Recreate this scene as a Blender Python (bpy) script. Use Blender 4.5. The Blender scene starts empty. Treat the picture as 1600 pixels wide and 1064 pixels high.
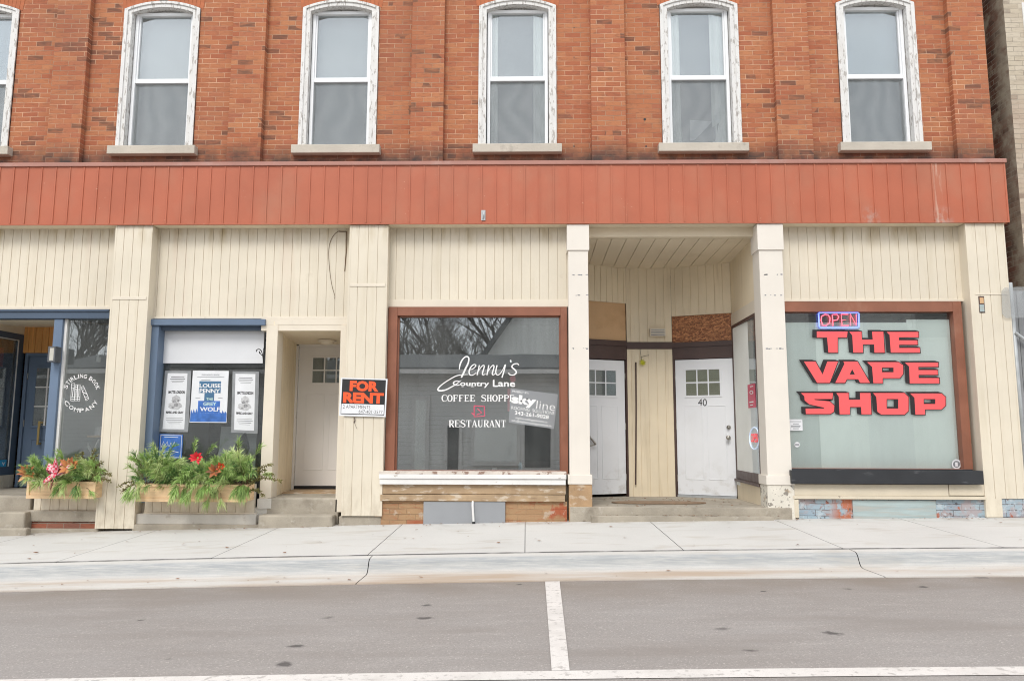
import bpy, bmesh, math, random
from mathutils import Vector, Matrix
from mathutils.geometry import tessellate_polygon

# ------------------------------------------------------------------ camera, sky, sun, exposure
S = bpy.context.scene
COL = S.collection
FPX = 1150.0
CAM = Vector((0.0, -9.3, 1.10))
ROT = (Matrix.Rotation(math.radians(1.1), 4, 'Z') @ Matrix.Rotation(math.radians(97.0), 4, 'X')
       @ Matrix.Rotation(math.radians(0.15), 4, 'Z'))
cd = bpy.data.cameras.new('camera')
cam = bpy.data.objects.new('camera', cd)
COL.objects.link(cam)
cam.matrix_world = Matrix.Translation(CAM) @ ROT
cd.sensor_width = 36.0
cd.lens = FPX * 36.0 / 1600.0
cd.clip_start = 0.05
cd.clip_end = 2000.0
S.camera = cam

SUN_EL, SUN_AZ = 46.0, 194.0      # azimuth clockwise from +Y
SKY_STRENGTH = 0.10
EXPOSURE = 0.88
w = bpy.data.worlds.new('World')
S.world = w
w.use_nodes = True
nt = w.node_tree
nt.nodes.clear()
out = nt.nodes.new('ShaderNodeOutputWorld')
bg = nt.nodes.new('ShaderNodeBackground')
sky = nt.nodes.new('ShaderNodeTexSky')
sky.sky_type = 'NISHITA'
sky.sun_disc = False
sky.sun_elevation = math.radians(SUN_EL)
sky.sun_rotation = math.radians(SUN_AZ)
tc = nt.nodes.new('ShaderNodeTexCoord')
mp = nt.nodes.new('ShaderNodeMapping')
mp.inputs['Scale'].default_value = (1.2, 1.2, 3.0)
no = nt.nodes.new('ShaderNodeTexNoise')
no.inputs['Scale'].default_value = 1.6
no.inputs['Detail'].default_value = 5
no.inputs['Roughness'].default_value = 0.5
cr = nt.nodes.new('ShaderNodeValToRGB')
cr.color_ramp.elements[0].position = 0.3
cr.color_ramp.elements[0].color = (6.2, 6.6, 7.1, 1)
cr.color_ramp.elements[1].position = 0.72
cr.color_ramp.elements[1].color = (11.0, 11.0, 11.0, 1)
mx = nt.nodes.new('ShaderNodeMix')
mx.data_type = 'RGBA'
mx.inputs[0].default_value = 0.88
nt.links.new(tc.outputs['Generated'], mp.inputs['Vector'])
nt.links.new(mp.outputs['Vector'], no.inputs['Vector'])
nt.links.new(no.outputs['Fac'], cr.inputs['Fac'])
nt.links.new(sky.outputs['Color'], mx.inputs[6])
nt.links.new(cr.outputs['Color'], mx.inputs[7])
nt.links.new(mx.outputs[2], bg.inputs['Color'])
bg.inputs['Strength'].default_value = SKY_STRENGTH
nt.links.new(bg.outputs['Background'], out.inputs['Surface'])

sd = bpy.data.lights.new('sun', 'SUN')
sd.energy = 1.05
sd.angle = math.radians(20)
sd.color = (1.0, 0.96, 0.9)
sun = bpy.data.objects.new('sun', sd)
COL.objects.link(sun)
_el, _az = math.radians(SUN_EL), math.radians(SUN_AZ)
_d = Vector((math.sin(_az) * math.cos(_el), math.cos(_az) * math.cos(_el), math.sin(_el)))
sun.rotation_euler = (-_d).to_track_quat('-Z', 'Y').to_euler()
sun.location = (-4, -12, 14)
S.view_settings.view_transform = 'Standard'
S.view_settings.look = 'None'
S.view_settings.exposure = EXPOSURE
S.view_settings.gamma = 1.0
S.cycles.filter_width = 1.05
S.cycles.max_bounces = 8
S.cycles.transparent_max_bounces = 12

random.seed(11)
R = random.random
def U(a, b): return a + (b - a) * R()

# ------------------------------------------------------------------ measuring helpers (photo pixel -> point on a real plane)
R3 = ROT.to_3x3()
def ray(px, py): return R3 @ Vector((px - 800.0, 532.0 - py, -FPX))
def at(px, py, Y=0.0):
    d = ray(px, py); return CAM + d * ((Y - CAM.y) / d.y)
def onz(px, py, z):
    d = ray(px, py); return CAM + d * ((z - CAM.z) / d.z)
class Frame:
    """a vertical wall plane: u along it, y into it (away from the viewer), z up"""
    def __init__(s, p, q):
        s.o = Vector((p[0], p[1], 0)); s.u = Vector((q[0] - p[0], q[1] - p[1], 0)); s.len = s.u.length; s.u.normalize()
        s.n = Vector((-s.u.y, s.u.x, 0))
        s.M = Matrix(((s.u.x, s.n.x, 0, s.o.x), (s.u.y, s.n.y, 0, s.o.y), (0, 0, 1, 0), (0, 0, 0, 1)))
    def uz(s, px, py, off=0.0):
        d = ray(px, py); o = s.o + s.n * off
        p = CAM + d * ((o - CAM).dot(s.n) / d.dot(s.n))
        return ((p - s.o).dot(s.u), p.z)
    def pt(s, px, py, off=0.0):
        u, z = s.uz(px, py, off); return (u, off, z)
F0 = Frame((0, 0), (1, 0))
def gx(x):
    x = max(-9.0, min(9.0, x)); return -0.012 + 0.0204 * x - 0.00111 * x * x

# ------------------------------------------------------------------ node materials
def lin(r, g, b):
    f = lambda c: (c / 255 / 12.92) if c / 255 <= 0.04045 else ((c / 255 + 0.055) / 1.055) ** 2.4
    return (f(r), f(g), f(b))
class NT:
    def __init__(s, name):
        s.m = bpy.data.materials.new(name); s.m.use_nodes = True
        s.t = s.m.node_tree; s.t.nodes.clear()
        s.out = s.t.nodes.new('ShaderNodeOutputMaterial')
        s.tc = s.t.nodes.new('ShaderNodeTexCoord')
    def n(s, typ, **kw):
        x = s.t.nodes.new('ShaderNode' + typ)
        for k, v in kw.items(): setattr(x, k, v)
        return x
    def l(s, a, b): s.t.links.new(a, b)
    def put(s, inp, v):
        if hasattr(v, 'is_linked') or hasattr(v, 'links'): s.l(v, inp)
        else:
            if isinstance(v, (tuple, list)) and len(v) == 3 and inp.type == 'RGBA': v = (*v, 1)
            inp.default_value = v
    def math(s, op, a, b=0.0):
        x = s.n('Math', operation=op); s.put(x.inputs[0], a); s.put(x.inputs[1], b); return x.outputs[0]
    def rng(s, v, a, b, c=0.0, d=1.0):
        x = s.n('MapRange'); s.put(x.inputs[0], v)
        for i, q in zip((1, 2, 3, 4), (a, b, c, d)): x.inputs[i].default_value = q
        return x.outputs[0]
    def mix(s, f, a, b, blend='MIX'):
        x = s.n('Mix', data_type='RGBA', blend_type=blend); s.put(x.inputs[0], f); s.put(x.inputs[6], a); s.put(x.inputs[7], b)
        return x.outputs[2]
    def noise(s, scale=5.0, vec=None, detail=4.0, rough=0.55, stretch=None, dist=0.0):
        v = vec or s.tc.outputs['Object']
        if stretch:
            m = s.n('Mapping'); m.inputs['Scale'].default_value = stretch; s.l(v, m.inputs[0]); v = m.outputs[0]
        x = s.n('TexNoise'); s.l(v, x.inputs['Vector']); x.inputs['Scale'].default_value = scale
        x.inputs['Detail'].default_value = detail; x.inputs['Roughness'].default_value = rough; x.inputs['Distortion'].default_value = dist
        return x.outputs['Fac']
    def sep(s):
        x = s.n('SeparateXYZ'); s.l(s.tc.outputs['Object'], x.inputs[0]); return x.outputs
    def fin(s, col, rough=0.6, metal=0.0, spec=0.5, bump=None, bstr=0.3, bdist=0.01, emit=None, estr=0.0):
        b = s.n('BsdfPrincipled'); s.put(b.inputs['Base Color'], col); s.put(b.inputs['Roughness'], rough)
        b.inputs['Metallic'].default_value = metal; b.inputs['Specular IOR Level'].default_value = spec
        if emit: s.put(b.inputs['Emission Color'], emit); b.inputs['Emission Strength'].default_value = estr
        if bump is not None:
            q = s.n('Bump'); q.inputs['Strength'].default_value = bstr; q.inputs['Distance'].default_value = bdist
            s.l(bump, q.inputs['Height']); s.l(q.outputs[0], b.inputs['Normal'])
        s.l(b.outputs[0], s.out.inputs['Surface']); return s.m
def layered(s, col, layers):
    for L in layers:
        f = s.rng(s.noise(L.get('sc', 4), stretch=L.get('st'), detail=L.get('det', 5), rough=L.get('ro', .6), dist=L.get('dist', 0)), L['lo'], L['hi'], 0, L.get('amt', 1.0))
        if 'z' in L:
            f = s.math('MULTIPLY', f, s.rng(s.sep()[2], L['z'][0], L['z'][1]))
        if 'y' in L:
            f = s.math('MULTIPLY', f, s.rng(s.sep()[1], L['y'][0], L['y'][1]))
        if 'xr' in L:
            f = s.math('MULTIPLY', f, s.rng(s.math('ABSOLUTE', s.math('SUBTRACT', s.sep()[0], L['xr'][0])), L['xr'][1] * .4, L['xr'][1], 1, 0))
        if 'x' in L:
            f = s.math('MULTIPLY', f, s.rng(s.sep()[0], L['x'][0], L['x'][1]))
        col = s.mix(f, col, L['c'])
    return col
def pm(name, c, rough=0.6, var=0.10, sc=3.0, fine=0.05, layers=(), bump=0.0, bsc=40.0, metal=0.0, spec=0.4, st=None):
    s = NT(name)
    a = tuple(max(0, x * (1 - var)) for x in c); b = tuple(min(1, x * (1 + var)) for x in c)
    col = s.mix(s.rng(s.noise(sc, stretch=st), .3, .7), a, b)
    if fine:
        g = s.rng(s.noise(180, detail=2), .3, .7, 1 - fine, 1 + fine)
        col = s.mix(1.0, col, g, 'MULTIPLY')
    col = layered(s, col, layers)
    return s.fin(col, s.rng(s.noise(sc * 4), .3, .7, max(.02, rough - .08), min(1, rough + .08)), metal, spec,
                 s.noise(bsc, stretch=st) if bump else None, bump)
def brick(name, cols, mortar, axes='xz', bw=0.212, rh=0.0685, mort=0.0048, layers=(), darkp=0.16, dark=(.075, .045, .035), soot=None):
    s = NT(name)
    xyz = s.sep()
    u0 = xyz[0] if axes[0] == 'x' else xyz[1]
    wob = s.noise(2.3, detail=2); wob2 = s.noise(9.0, detail=2)
    u = s.math('ADD', u0, s.math('MULTIPLY', s.math('SUBTRACT', wob2, .5), .022))
    v = s.math('ADD', xyz[2], s.math('MULTIPLY', s.math('SUBTRACT', wob, .5), .022))
    cmb = s.n('CombineXYZ'); s.l(u, cmb.inputs[0]); s.l(v, cmb.inputs[1])
    bt = s.n('TexBrick'); s.l(cmb.outputs[0], bt.inputs['Vector'])
    bt.inputs['Scale'].default_value = 1; bt.inputs['Mortar Size'].default_value = mort; bt.inputs['Mortar Smooth'].default_value = .25
    bt.inputs['Brick Width'].default_value = bw; bt.inputs['Row Height'].default_value = rh
    row = s.math('FLOOR', s.math('DIVIDE', v, rh))
    par = s.math('FLOORED_MODULO', row, 2.0)
    ush = s.math('ADD', u, s.math('MULTIPLY', s.math('SUBTRACT', 1.0, par), bw * .5))
    cc = s.math('FLOOR', s.math('DIVIDE', ush, bw))
    c2 = s.n('CombineXYZ'); s.l(cc, c2.inputs[0]); s.l(row, c2.inputs[1])
    wn = s.n('TexWhiteNoise', noise_dimensions='2D'); s.l(c2.outputs[0], wn.inputs['Vector'])
    ramp = s.n('ValToRGB'); e = ramp.color_ramp.elements
    e[0].position = 0; e[0].color = (*cols[0], 1); e[1].position = .99; e[1].color = (*cols[-1], 1)
    for i, c in enumerate(cols[1:-1]):
        q = e.new((i + 1) / (len(cols) - 1)); q.color = (*c, 1)
    s.l(wn.outputs['Value'], ramp.inputs[0])
    col = ramp.outputs[0]
    wn2 = s.n('TexWhiteNoise', noise_dimensions='2D')
    c3 = s.n('CombineXYZ'); s.l(s.math('ADD', cc, 37.3), c3.inputs[0]); s.l(row, c3.inputs[1]); s.l(c3.outputs[0], wn2.inputs['Vector'])
    patch = s.rng(s.noise(.9, detail=3), .35, .7, 0.0, darkp * 2)
    dk = s.math('LESS_THAN', wn2.outputs['Value'], patch)
    col = s.mix(s.math('MULTIPLY', dk, s.rng(s.noise(14, stretch=(.5, .5, 2)), .3, .6, .25, .85)), col, dark)
    col = s.mix(s.rng(s.noise(28, stretch=(.4, .4, 1.6)), .52, .75, 0, .5), col, dark)
    col = s.mix(s.rng(s.noise(120, detail=2), .3, .7, 0, .25), col, tuple(x * .7 for x in cols[0]))
    mcol = s.mix(s.rng(s.noise(1.6), .35, .65), mortar, tuple(x * .55 for x in mortar))
    col = s.mix(s.rng(s.noise(.7, detail=4), .5, .75, 0, .5), col, (.24, .10, .065))
    col = s.mix(s.math('MULTIPLY', bt.outputs['Fac'], s.rng(s.noise(4.5, detail=4), .36, .58, .22, 1.0)), col, mcol)
    col = layered(s, col, layers)
    if soot:
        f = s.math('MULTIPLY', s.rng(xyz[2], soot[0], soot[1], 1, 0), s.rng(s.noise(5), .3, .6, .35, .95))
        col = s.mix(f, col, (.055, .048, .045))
    h = s.math('SUBTRACT', s.math('MULTIPLY', s.noise(60), .35), bt.outputs['Fac'])
    return s.fin(col, .85, spec=.2, bump=h, bstr=.55, bdist=.008)
def glass(name, refl=0.12, tint=(.97, .985, .98), rough=0.0, dust=.03):
    s = NT(name)
    lw = s.n('Fresnel'); lw.inputs['IOR'].default_value = 1.5
    f = s.math('ADD', s.math('MULTIPLY', lw.outputs[0], .7), refl)
    t = s.n('BsdfTransparent'); t.inputs[0].default_value = (*tint, 1)
    g = s.n('BsdfGlossy'); g.inputs['Roughness'].default_value = rough; g.inputs[0].default_value = (.95, .98, 1, 1)
    wv = s.noise(1.3, detail=1); b = s.n('Bump'); b.inputs['Strength'].default_value = .012; b.inputs['Distance'].default_value = .05
    s.l(wv, b.inputs['Height']); s.l(b.outputs[0], g.inputs['Normal'])
    m = s.n('MixShader'); s.l(f, m.inputs[0]); s.l(t.outputs[0], m.inputs[1]); s.l(g.outputs[0], m.inputs[2])
    df = s.n('BsdfDiffuse'); df.inputs[0].default_value = (.62, .64, .62, 1); m2 = s.n('MixShader')
    s.l(s.rng(s.noise(2.2, detail=5, stretch=(1.5, 1, .6)), .3, .7, dust * .5, dust * 1.5), m2.inputs[0]); s.l(m.outputs[0], m2.inputs[1]); s.l(df.outputs[0], m2.inputs[2])
    s.l(m2.outputs[0], s.out.inputs['Surface']); return s.m
def screen_mat(name):
    s = NT(name)
    wv = s.n('TexWave'); s.l(s.tc.outputs['Object'], wv.inputs['Vector']); wv.inputs['Scale'].default_value = 1.3
    wv.inputs['Distortion'].default_value = 14; wv.inputs['Detail'].default_value = 2; wv.inputs['Detail Scale'].default_value = .8
    t = s.n('BsdfTransparent'); d = s.n('BsdfPrincipled'); d.inputs['Roughness'].default_value = .7
    s.l(s.mix(wv.outputs['Fac'], (.20, .212, .218), (.27, .283, .288)), d.inputs['Base Color'])
    m = s.n('MixShader'); m.inputs[0].default_value = .45
    s.l(t.outputs[0], m.inputs[1]); s.l(d.outputs[0], m.inputs[2]); s.l(m.outputs[0], s.out.inputs['Surface']); return s.m
def emis(name, c, st):
    s = NT(name); return s.fin(c, .5, emit=c, estr=st)

DIRT = (.20, .16, .11)
RUST = (.33, .14, .06)
CREAM = (.67, .605, .49)
MT = {}
MT['siding'] = pm('cream_siding', CREAM, .55, .06, 1.5, .03, [
    dict(c=(.50, .42, .28), sc=1.6, st=(5, 5, .35), lo=.56, hi=.82, amt=.45),
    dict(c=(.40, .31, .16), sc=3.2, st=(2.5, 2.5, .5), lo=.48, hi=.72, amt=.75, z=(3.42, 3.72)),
    dict(c=(.27, .21, .15), sc=30, lo=.72, hi=.76, amt=.6),
    dict(c=(.36, .29, .19), sc=5, lo=.66, hi=.82, amt=.35),
    dict(c=(.40, .33, .24), sc=6, st=(2, 2, .8), lo=.42, hi=.7, amt=.7, z=(.55, -.1)),
    dict(c=(.62, .42, .33), sc=.8, st=(3, 3, .3), lo=.62, hi=.8, amt=.35)])
MT['siding_lift'] = pm('lightened_alcove_siding', (.78, .675, .50), .6, .08, 1.5, .03, [  # alcove copy of the siding, colour lightened to offset the recess shade
    dict(c=(.40, .30, .16), sc=1.6, st=(6, 6, .4), lo=.55, hi=.8, amt=.5),
    dict(c=(.20, .13, .08), sc=13, lo=.70, hi=.78, amt=.7)])
MT['ceiling'] = pm('soffit_boards', (.74, .645, .49), .6, .06, 1.2, .03, [dict(c=(.42, .33, .2), sc=2, lo=.55, hi=.8, amt=.4)])
MT['trim'] = pm('cream_trim', (.70, .63, .52), .5, .05, 2, .03, [dict(c=DIRT, sc=4, st=(2, 2, .6), lo=.62, hi=.85, amt=.4)])
MT['white_post'] = pm('offwhite_post_paint', (.72, .67, .60), .5, .04, 1.5, .02, [dict(c=(.42, .34, .26), sc=9, st=(1, 1, 2.5), lo=.70, hi=.78, amt=.6)])
MT['peel'] = pm('peeling_white_stone', (.66, .62, .54), .8, .1, 4, .08, [
    dict(c=(.16, .14, .12), sc=16, lo=.56, hi=.60, amt=.8), dict(c=(.42, .31, .2), sc=6, lo=.6, hi=.66, amt=.7)], bump=.5, bsc=30)
MT['tan_stone'] = pm('tan_painted_stone', (.40, .26, .145), .8, .18, 4, .08, [
    dict(c=(.53, .43, .33), sc=8, st=(1, 1, 1.6), lo=.55, hi=.64, amt=.75), dict(c=(.16, .10, .06), sc=14, lo=.64, hi=.7, amt=.6)], bump=.5, bsc=30)
MT['tan_wood'] = pm('tan_painted_timber', (.40, .285, .175), .8, .22, 3.5, .08, [
    dict(c=(.30, .20, .12), sc=5, lo=.45, hi=.65, amt=.6),
    dict(c=(.58, .50, .40), sc=5, st=(1, 1, 3), lo=.54, hi=.62, amt=.85), dict(c=(.20, .13, .08), sc=8, st=(.6, .6, 4), lo=.62, hi=.7, amt=.6)], bump=.3, st=(.5, 1, 4))
MT['fascia'] = pm('rust_red_metal', (.43, .127, .07), .45, .09, 1.3, .03, [
    dict(c=(.40, .21, .135), sc=1.1, st=(1, 1, .7), lo=.48, hi=.75, amt=.45),
    dict(c=(.62, .38, .27), sc=16, lo=.70, hi=.73, amt=.6),
    dict(c=(.40, .28, .22), sc=1.2, st=(4, 1, .5), lo=.68, hi=.8, amt=.6, x=(2.5, 4.0)),
    dict(c=(.42, .36, .32), sc=14, lo=.40, hi=.6, amt=.6, xr=(4.43, .13), z=(4.0, 3.80)),
    dict(c=(.42, .34, .30), sc=14, lo=.42, hi=.62, amt=.6, xr=(5.33, .16), z=(4.0, 3.80)),
    dict(c=(.60, .40, .31), sc=9, st=(3, 1, .3), lo=.50, hi=.6, amt=.6, xr=(5.30, .06))], spec=.3)
MT['fascia_cap'] = pm('faded_metal_cap', (.38, .185, .145), .55, .1, 2, .05, [dict(c=(.45, .33, .29), sc=3, lo=.55, hi=.75, amt=.6)])
MT['brown'] = pm('red_brown_frame_paint', (.25, .10, .06), .5, .14, 3, .05, [dict(c=(.36, .20, .14), sc=4, st=(1, 1, .5), lo=.56, hi=.75, amt=.5)])
MT['dkbrown'] = pm('dark_brown_frame', (.085, .052, .045), .45, .2, 3, .05, [dict(c=(.28, .2, .16), sc=8, lo=.66, hi=.74, amt=.6)])
MT['blue'] = pm('slate_blue_paint', (.125, .175, .255), .5, .08, 2, .03, [dict(c=(.16, .22, .31), sc=5, lo=.6, hi=.8, amt=.4)])
MT['dkblue'] = pm('dark_blue_paint', (.068, .098, .145), .5, .08, 2, .03)
MT['casing'] = pm('peeling_white_casing', (.68, .67, .65), .65, .06, 3, .04, [
    dict(c=(.33, .30, .27), sc=20, st=(1.6, 1.6, .42), lo=.545, hi=.60, amt=.8),
    dict(c=(.45, .42, .38), sc=3, lo=.5, hi=.7, amt=.4)], bump=.4, bsc=30)
MT['vinyl'] = pm('white_vinyl', (.80, .81, .82), .35, .02, 2, .01)
MT['stone'] = pm('limestone_sill', (.50, .455, .385), .8, .1, 3, .07, [dict(c=(.25, .22, .19), sc=6, lo=.6, hi=.72, amt=.55)], bump=.4, bsc=35)
MT['conc'] = pm('old_concrete', (.36, .32, .26), .9, .16, 3, .08, [
    dict(c=(.20, .17, .13), sc=4, lo=.55, hi=.72, amt=.7), dict(c=(.5, .46, .4), sc=9, lo=.6, hi=.68, amt=.5)], bump=.5, bsc=40)
MT['white_conc'] = pm('whitewashed_base', (.58, .55, .50), .85, .08, 3, .05, [dict(c=(.33, .28, .22), sc=5, lo=.6, hi=.7, amt=.6)], bump=.4)
MT['whitewood'] = pm('white_painted_timber', (.74, .73, .71), .55, .05, 3, .03, [dict(c=(.30, .22, .16), sc=13, st=(.6, 1, 2), lo=.68, hi=.72, amt=.8)])
MT['chipped'] = pm('chipped_sill_paint', (.60, .54, .48), .8, .12, 5, .06, [dict(c=(.22, .12, .08), sc=12, lo=.54, hi=.6, amt=.85)])
MT['creamchip'] = pm('chipped_cream_timber', (.62, .55, .43), .7, .08, 3, .04, [dict(c=(.20, .15, .11), sc=11, st=(.7, .7, 1.6), lo=.66, hi=.70, amt=.85)])
MT['grey_panel'] = pm('grey_painted_board', (.29, .30, .315), .6, .05, 2, .04, [dict(c=(.22, .22, .23), sc=4, lo=.6, hi=.75, amt=.4)])
MT['door'] = pm('white_steel_door', (.78, .795, .82), .4, .03, 1.5, .01, [dict(c=(.42, .39, .34), sc=7, lo=.5, hi=.7, amt=.5, z=(.75, .2)), dict(c=(.55, .54, .52), sc=2, st=(1, 1, .5), lo=.6, hi=.8, amt=.3)])
MT['door_beige'] = pm('greige_steel_door', (.76, .74, .72), .45, .03, 1.5, .01)
MT['black'] = pm('black_metal', (.02, .02, .022), .4, .1)
MT['blackwood'] = pm('worn_black_timber', (.028, .03, .034), .55, .2, 3, .05, [dict(c=(.17, .17, .18), sc=7, st=(.5, 1, 2), lo=.62, hi=.75, amt=.5)])
MT['steel'] = pm('brushed_nickel', (.45, .43, .39), .3, .1, metal=.9)
MT['brass'] = pm('brass', (.62, .45, .18), .35, .1, metal=.7)
MT['galv'] = pm('galvanised_steel', (.42, .44, .45), .5, .15, 6, .05, metal=.3)
MT['osb'] = None
MT['tanboard'] = pm('tan_board', (.62, .40, .22), .7, .06, 2, .04, [dict(c=(.42, .24, .11), sc=3, lo=.5, hi=.75, amt=.5)])
MT['pine'] = pm('orange_pine_boards', (.66, .32, .10), .5, .18, 4, .04, st=(8, 8, .6))
MT['rawpine'] = pm('raw_pine', (.74, .52, .31), .65, .12, 4, .05, [dict(c=(.42, .23, .10), sc=7, lo=.70, hi=.76, amt=.6)], st=(1.2, 4, 9))
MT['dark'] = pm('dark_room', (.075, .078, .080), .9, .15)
MT['midroom'] = pm('grey_room', (.26, .265, .26), .9, .1)
MT['blind'] = pm('grey_blind', (.42, .45, .455), .9, .05, 1.5)
MT['blind_d'] = pm('dim_room_blind', (.20, .22, .225), .9, .05, 1.5)  # darker blind colour stands for the unlit room between the curtains
MT['blind_w'] = pm('pale_curtain', (.86, .88, .85), .9, .05, 2)
MT['film'] = pm('frosted_film', (.80, .86, .83), .8, .03, 1.2, .01)
MT['film_l'] = pm('pale_frosted_film', (.86, .92, .88), .8, .03, 1.2, .01)
MT['film_d'] = pm('dim_frosted_film', (.66, .72, .69), .8, .03, 1.2, .01)
MT['glass_up'] = glass('upper_glass', .15)
MT['glass_cafe'] = glass('cafe_glass', .20, (.95, .97, .96), dust=.055)
MT['glass_shop'] = glass('shop_glass', .04)
MT['glass_book'] = glass('book_glass', .10, dust=.05)
MT['glass_dark'] = glass('door_glass', .04, (.9, .93, .93))
MT['screen'] = screen_mat('insect_screen')
MT['white'] = pm('white_ink', (.80, .80, .79), .5, .02)
MT['paper'] = pm('white_paper', (.72, .73, .75), .7, .04, 6)
MT['offpaper'] = pm('white_board', (.66, .67, .69), .7, .04, 2)
MT['redvinyl'] = pm('red_vinyl_letter', (.90, .115, .12), .5, .02)
MT['blackvinyl'] = pm('black_vinyl_letter', (.022, .018, .02), .5, .1)
MT['orange'] = pm('orange_print', (.86, .105, .03), .5, .02)
MT['signblack'] = pm('black_print', (.025, .025, .027), .5, .05)
MT['ink'] = pm('grey_ink', (.22, .23, .25), .6, .1)
MT['tape'] = pm('grey_tape', (.27, .28, .29), .45, .12, 8)
MT['print_pale'] = pm('pale_grey_print', (.50, .50, .51), .6, .25, 40)
MT['print_mid'] = pm('mid_grey_print', (.28, .28, .29), .6, .4, 50)
MT['poster_blue'] = pm('blue_print', (.05, .15, .46), .5, .25, 14)
MT['poster_teal'] = pm('teal_print', (.06, .15, .26), .5, .15, 6)
MT['palegreen'] = pm('pale_green_ink', (.55, .72, .62), .5, .05)
MT['pinkred'] = pm('faded_red_print', (.62, .10, .16), .5, .1)
MT['signgrey'] = pm('grey_plastic_sign', (.26, .27, .28), .4, .05)
MT['blue_neon'] = emis('blue_neon', (.16, .24, 1.0), 1.1)
MT['red_neon'] = emis('red_neon', (1.0, .10, .14), 1.5)
MT['led_red'] = emis('red_led', (.8, .06, .08), .35)
MT['led_white'] = emis('pale_led', (.6, .7, .85), .25)
MT['mat'] = pm('coir_mat', (.25, .17, .11), .95, .2, 12, .1)
MT['bluebottle'] = pm('light_blue_plastic', (.25, .45, .58), .35, .05)
MT['leafbrown'] = pm('dry_leaf', (.20, .10, .05), .8, .3, 20)
MT['needle_a'] = pm('pine_needle_green', (.34, .50, .15), .55, .25, 9)
MT['needle_b'] = pm('pine_needle_light', (.55, .64, .28), .55, .25, 9)
MT['needle_c'] = pm('pine_needle_deep', (.11, .23, .07), .6, .25, 9)
MT['juniper'] = pm('juniper_green', (.17, .16, .045), .6, .3, 12)
MT['bronze'] = pm('bronze_leaf', (.50, .19, .065), .5, .25, 12)
MT['petal'] = pm('red_petal', (.62, .025, .035), .5, .2, 12)
MT['stem'] = pm('brown_stem', (.14, .09, .05), .8, .2)
MT['grey_wood'] = pm('weathered_grey_boards', (.25, .255, .26), .8, .2, 3, .08, [dict(c=(.12, .12, .12), sc=5, st=(6, 6, .4), lo=.55, hi=.7, amt=.6)], st=(6, 6, .5))
MT['bark'] = pm('bare_bark', (.10, .085, .075), .9, .2)
MT['clap'] = None
MT['roofdk'] = pm('dark_shingles', (.085, .09, .095), .85, .2, 8, .08)
MT['gable'] = pm('weathered_white_boards', (.78, .78, .75), .8, .12, 1.2, .05, st=(6, 6, .3))

def osb():
    s = NT('oriented_strand_board')
    v = s.n('TexVoronoi'); mp_ = s.n('Mapping'); mp_.inputs['Scale'].default_value = (1, 1, 2.2); mp_.inputs['Rotation'].default_value = (0, .5, 0)
    s.l(s.tc.outputs['Object'], mp_.inputs[0]); s.l(mp_.outputs[0], v.inputs['Vector']); v.inputs['Scale'].default_value = 26
    b = s.n('SeparateColor'); s.l(v.outputs['Color'], b.inputs[0])
    col = s.mix(b.outputs[0], (.22, .075, .03), (.60, .27, .11))
    col = s.mix(s.rng(s.noise(50), .5, .7), col, (.10, .04, .02))
    return s.fin(col, .6, bump=v.outputs['Distance'], bstr=.3)
MT['osb'] = osb()
def clap():
    s = NT('white_clapboard')
    z = s.sep()[2]
    f = s.math('FRACT', s.math('MULTIPLY', z, 7.0))
    col = s.mix(s.rng(f, 0, .12), (.42, .42, .41), (.74, .745, .73))
    return s.fin(col, .7)
MT['clap'] = clap()
ORANGES = [(.37, .122, .064), (.42, .155, .076), (.455, .185, .09), (.395, .14, .078), (.475, .205, .10)]
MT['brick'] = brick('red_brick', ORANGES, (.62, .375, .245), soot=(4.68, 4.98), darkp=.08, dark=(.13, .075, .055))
MT['arch'] = pm('rubbed_orange_brick', (.42, .135, .06), .85, .12, 8, .06)
MT['brick_base'] = brick('stained_base_brick', [(.36, .22, .12), (.42, .27, .15), (.40, .25, .14)], (.37, .245, .142), darkp=.03, dark=(.35, .08, .04),
                         layers=[dict(c=(.36, .09, .045), sc=2.6, lo=.5, hi=.55, amt=.85, x=(-.35, .25)), dict(c=(.52, .44, .36), sc=7, lo=.6, hi=.66, amt=.6)])
MT['brick_old'] = brick('old_red_base_brick', [(.33, .11, .07), (.40, .16, .10), (.26, .12, .09)], (.42, .36, .3), darkp=.05)
MT['brick_blue'] = brick('peeling_blue_brick', [(.32, .42, .48), (.38, .47, .52), (.30, .38, .45)], (.20, .19, .20), darkp=.10, dark=(.36, .20, .16), rh=.075, bw=.21,
                         layers=[dict(c=(.40, .33, .33), sc=6, lo=.50, hi=.58, amt=.8), dict(c=(.50, .55, .58), sc=11, lo=.55, hi=.62, amt=.7), dict(c=(.46, .14, .06), sc=5, lo=.38, hi=.44, amt=.9, xr=(3.93, .17)), dict(c=(.40, .11, .05), sc=4.5, lo=.62, hi=.65, amt=.85), dict(c=(.1, .09, .09), sc=18, lo=.62, hi=.66, amt=.8)])
MT['bluewood'] = pm('faded_blue_board', (.35, .42, .42), .8, .3, 2, .05, [dict(c=(.42, .40, .36), sc=4, st=(.4, 1, 5), lo=.47, hi=.62, amt=.75)], st=(.5, 1, 5))
MT['brick_cream'] = brick('cream_brick', [(.50, .43, .33), (.56, .49, .39), (.46, .39, .30)], (.38, .33, .27), rh=.068, darkp=.05, dark=(.25, .2, .16), mort=.004)
MT['brick_side'] = brick('weathered_side_brick', [(.16, .075, .05), (.22, .10, .07), (.19, .12, .09)], (.42, .37, .31), axes='yz', rh=.07, darkp=.25,
                         layers=[dict(c=(.45, .39, .30), sc=3, lo=.52, hi=.62, amt=.8), dict(c=(.42, .37, .29), sc=5, lo=.25, hi=.55, amt=.9, y=(.52, .28))])

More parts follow.
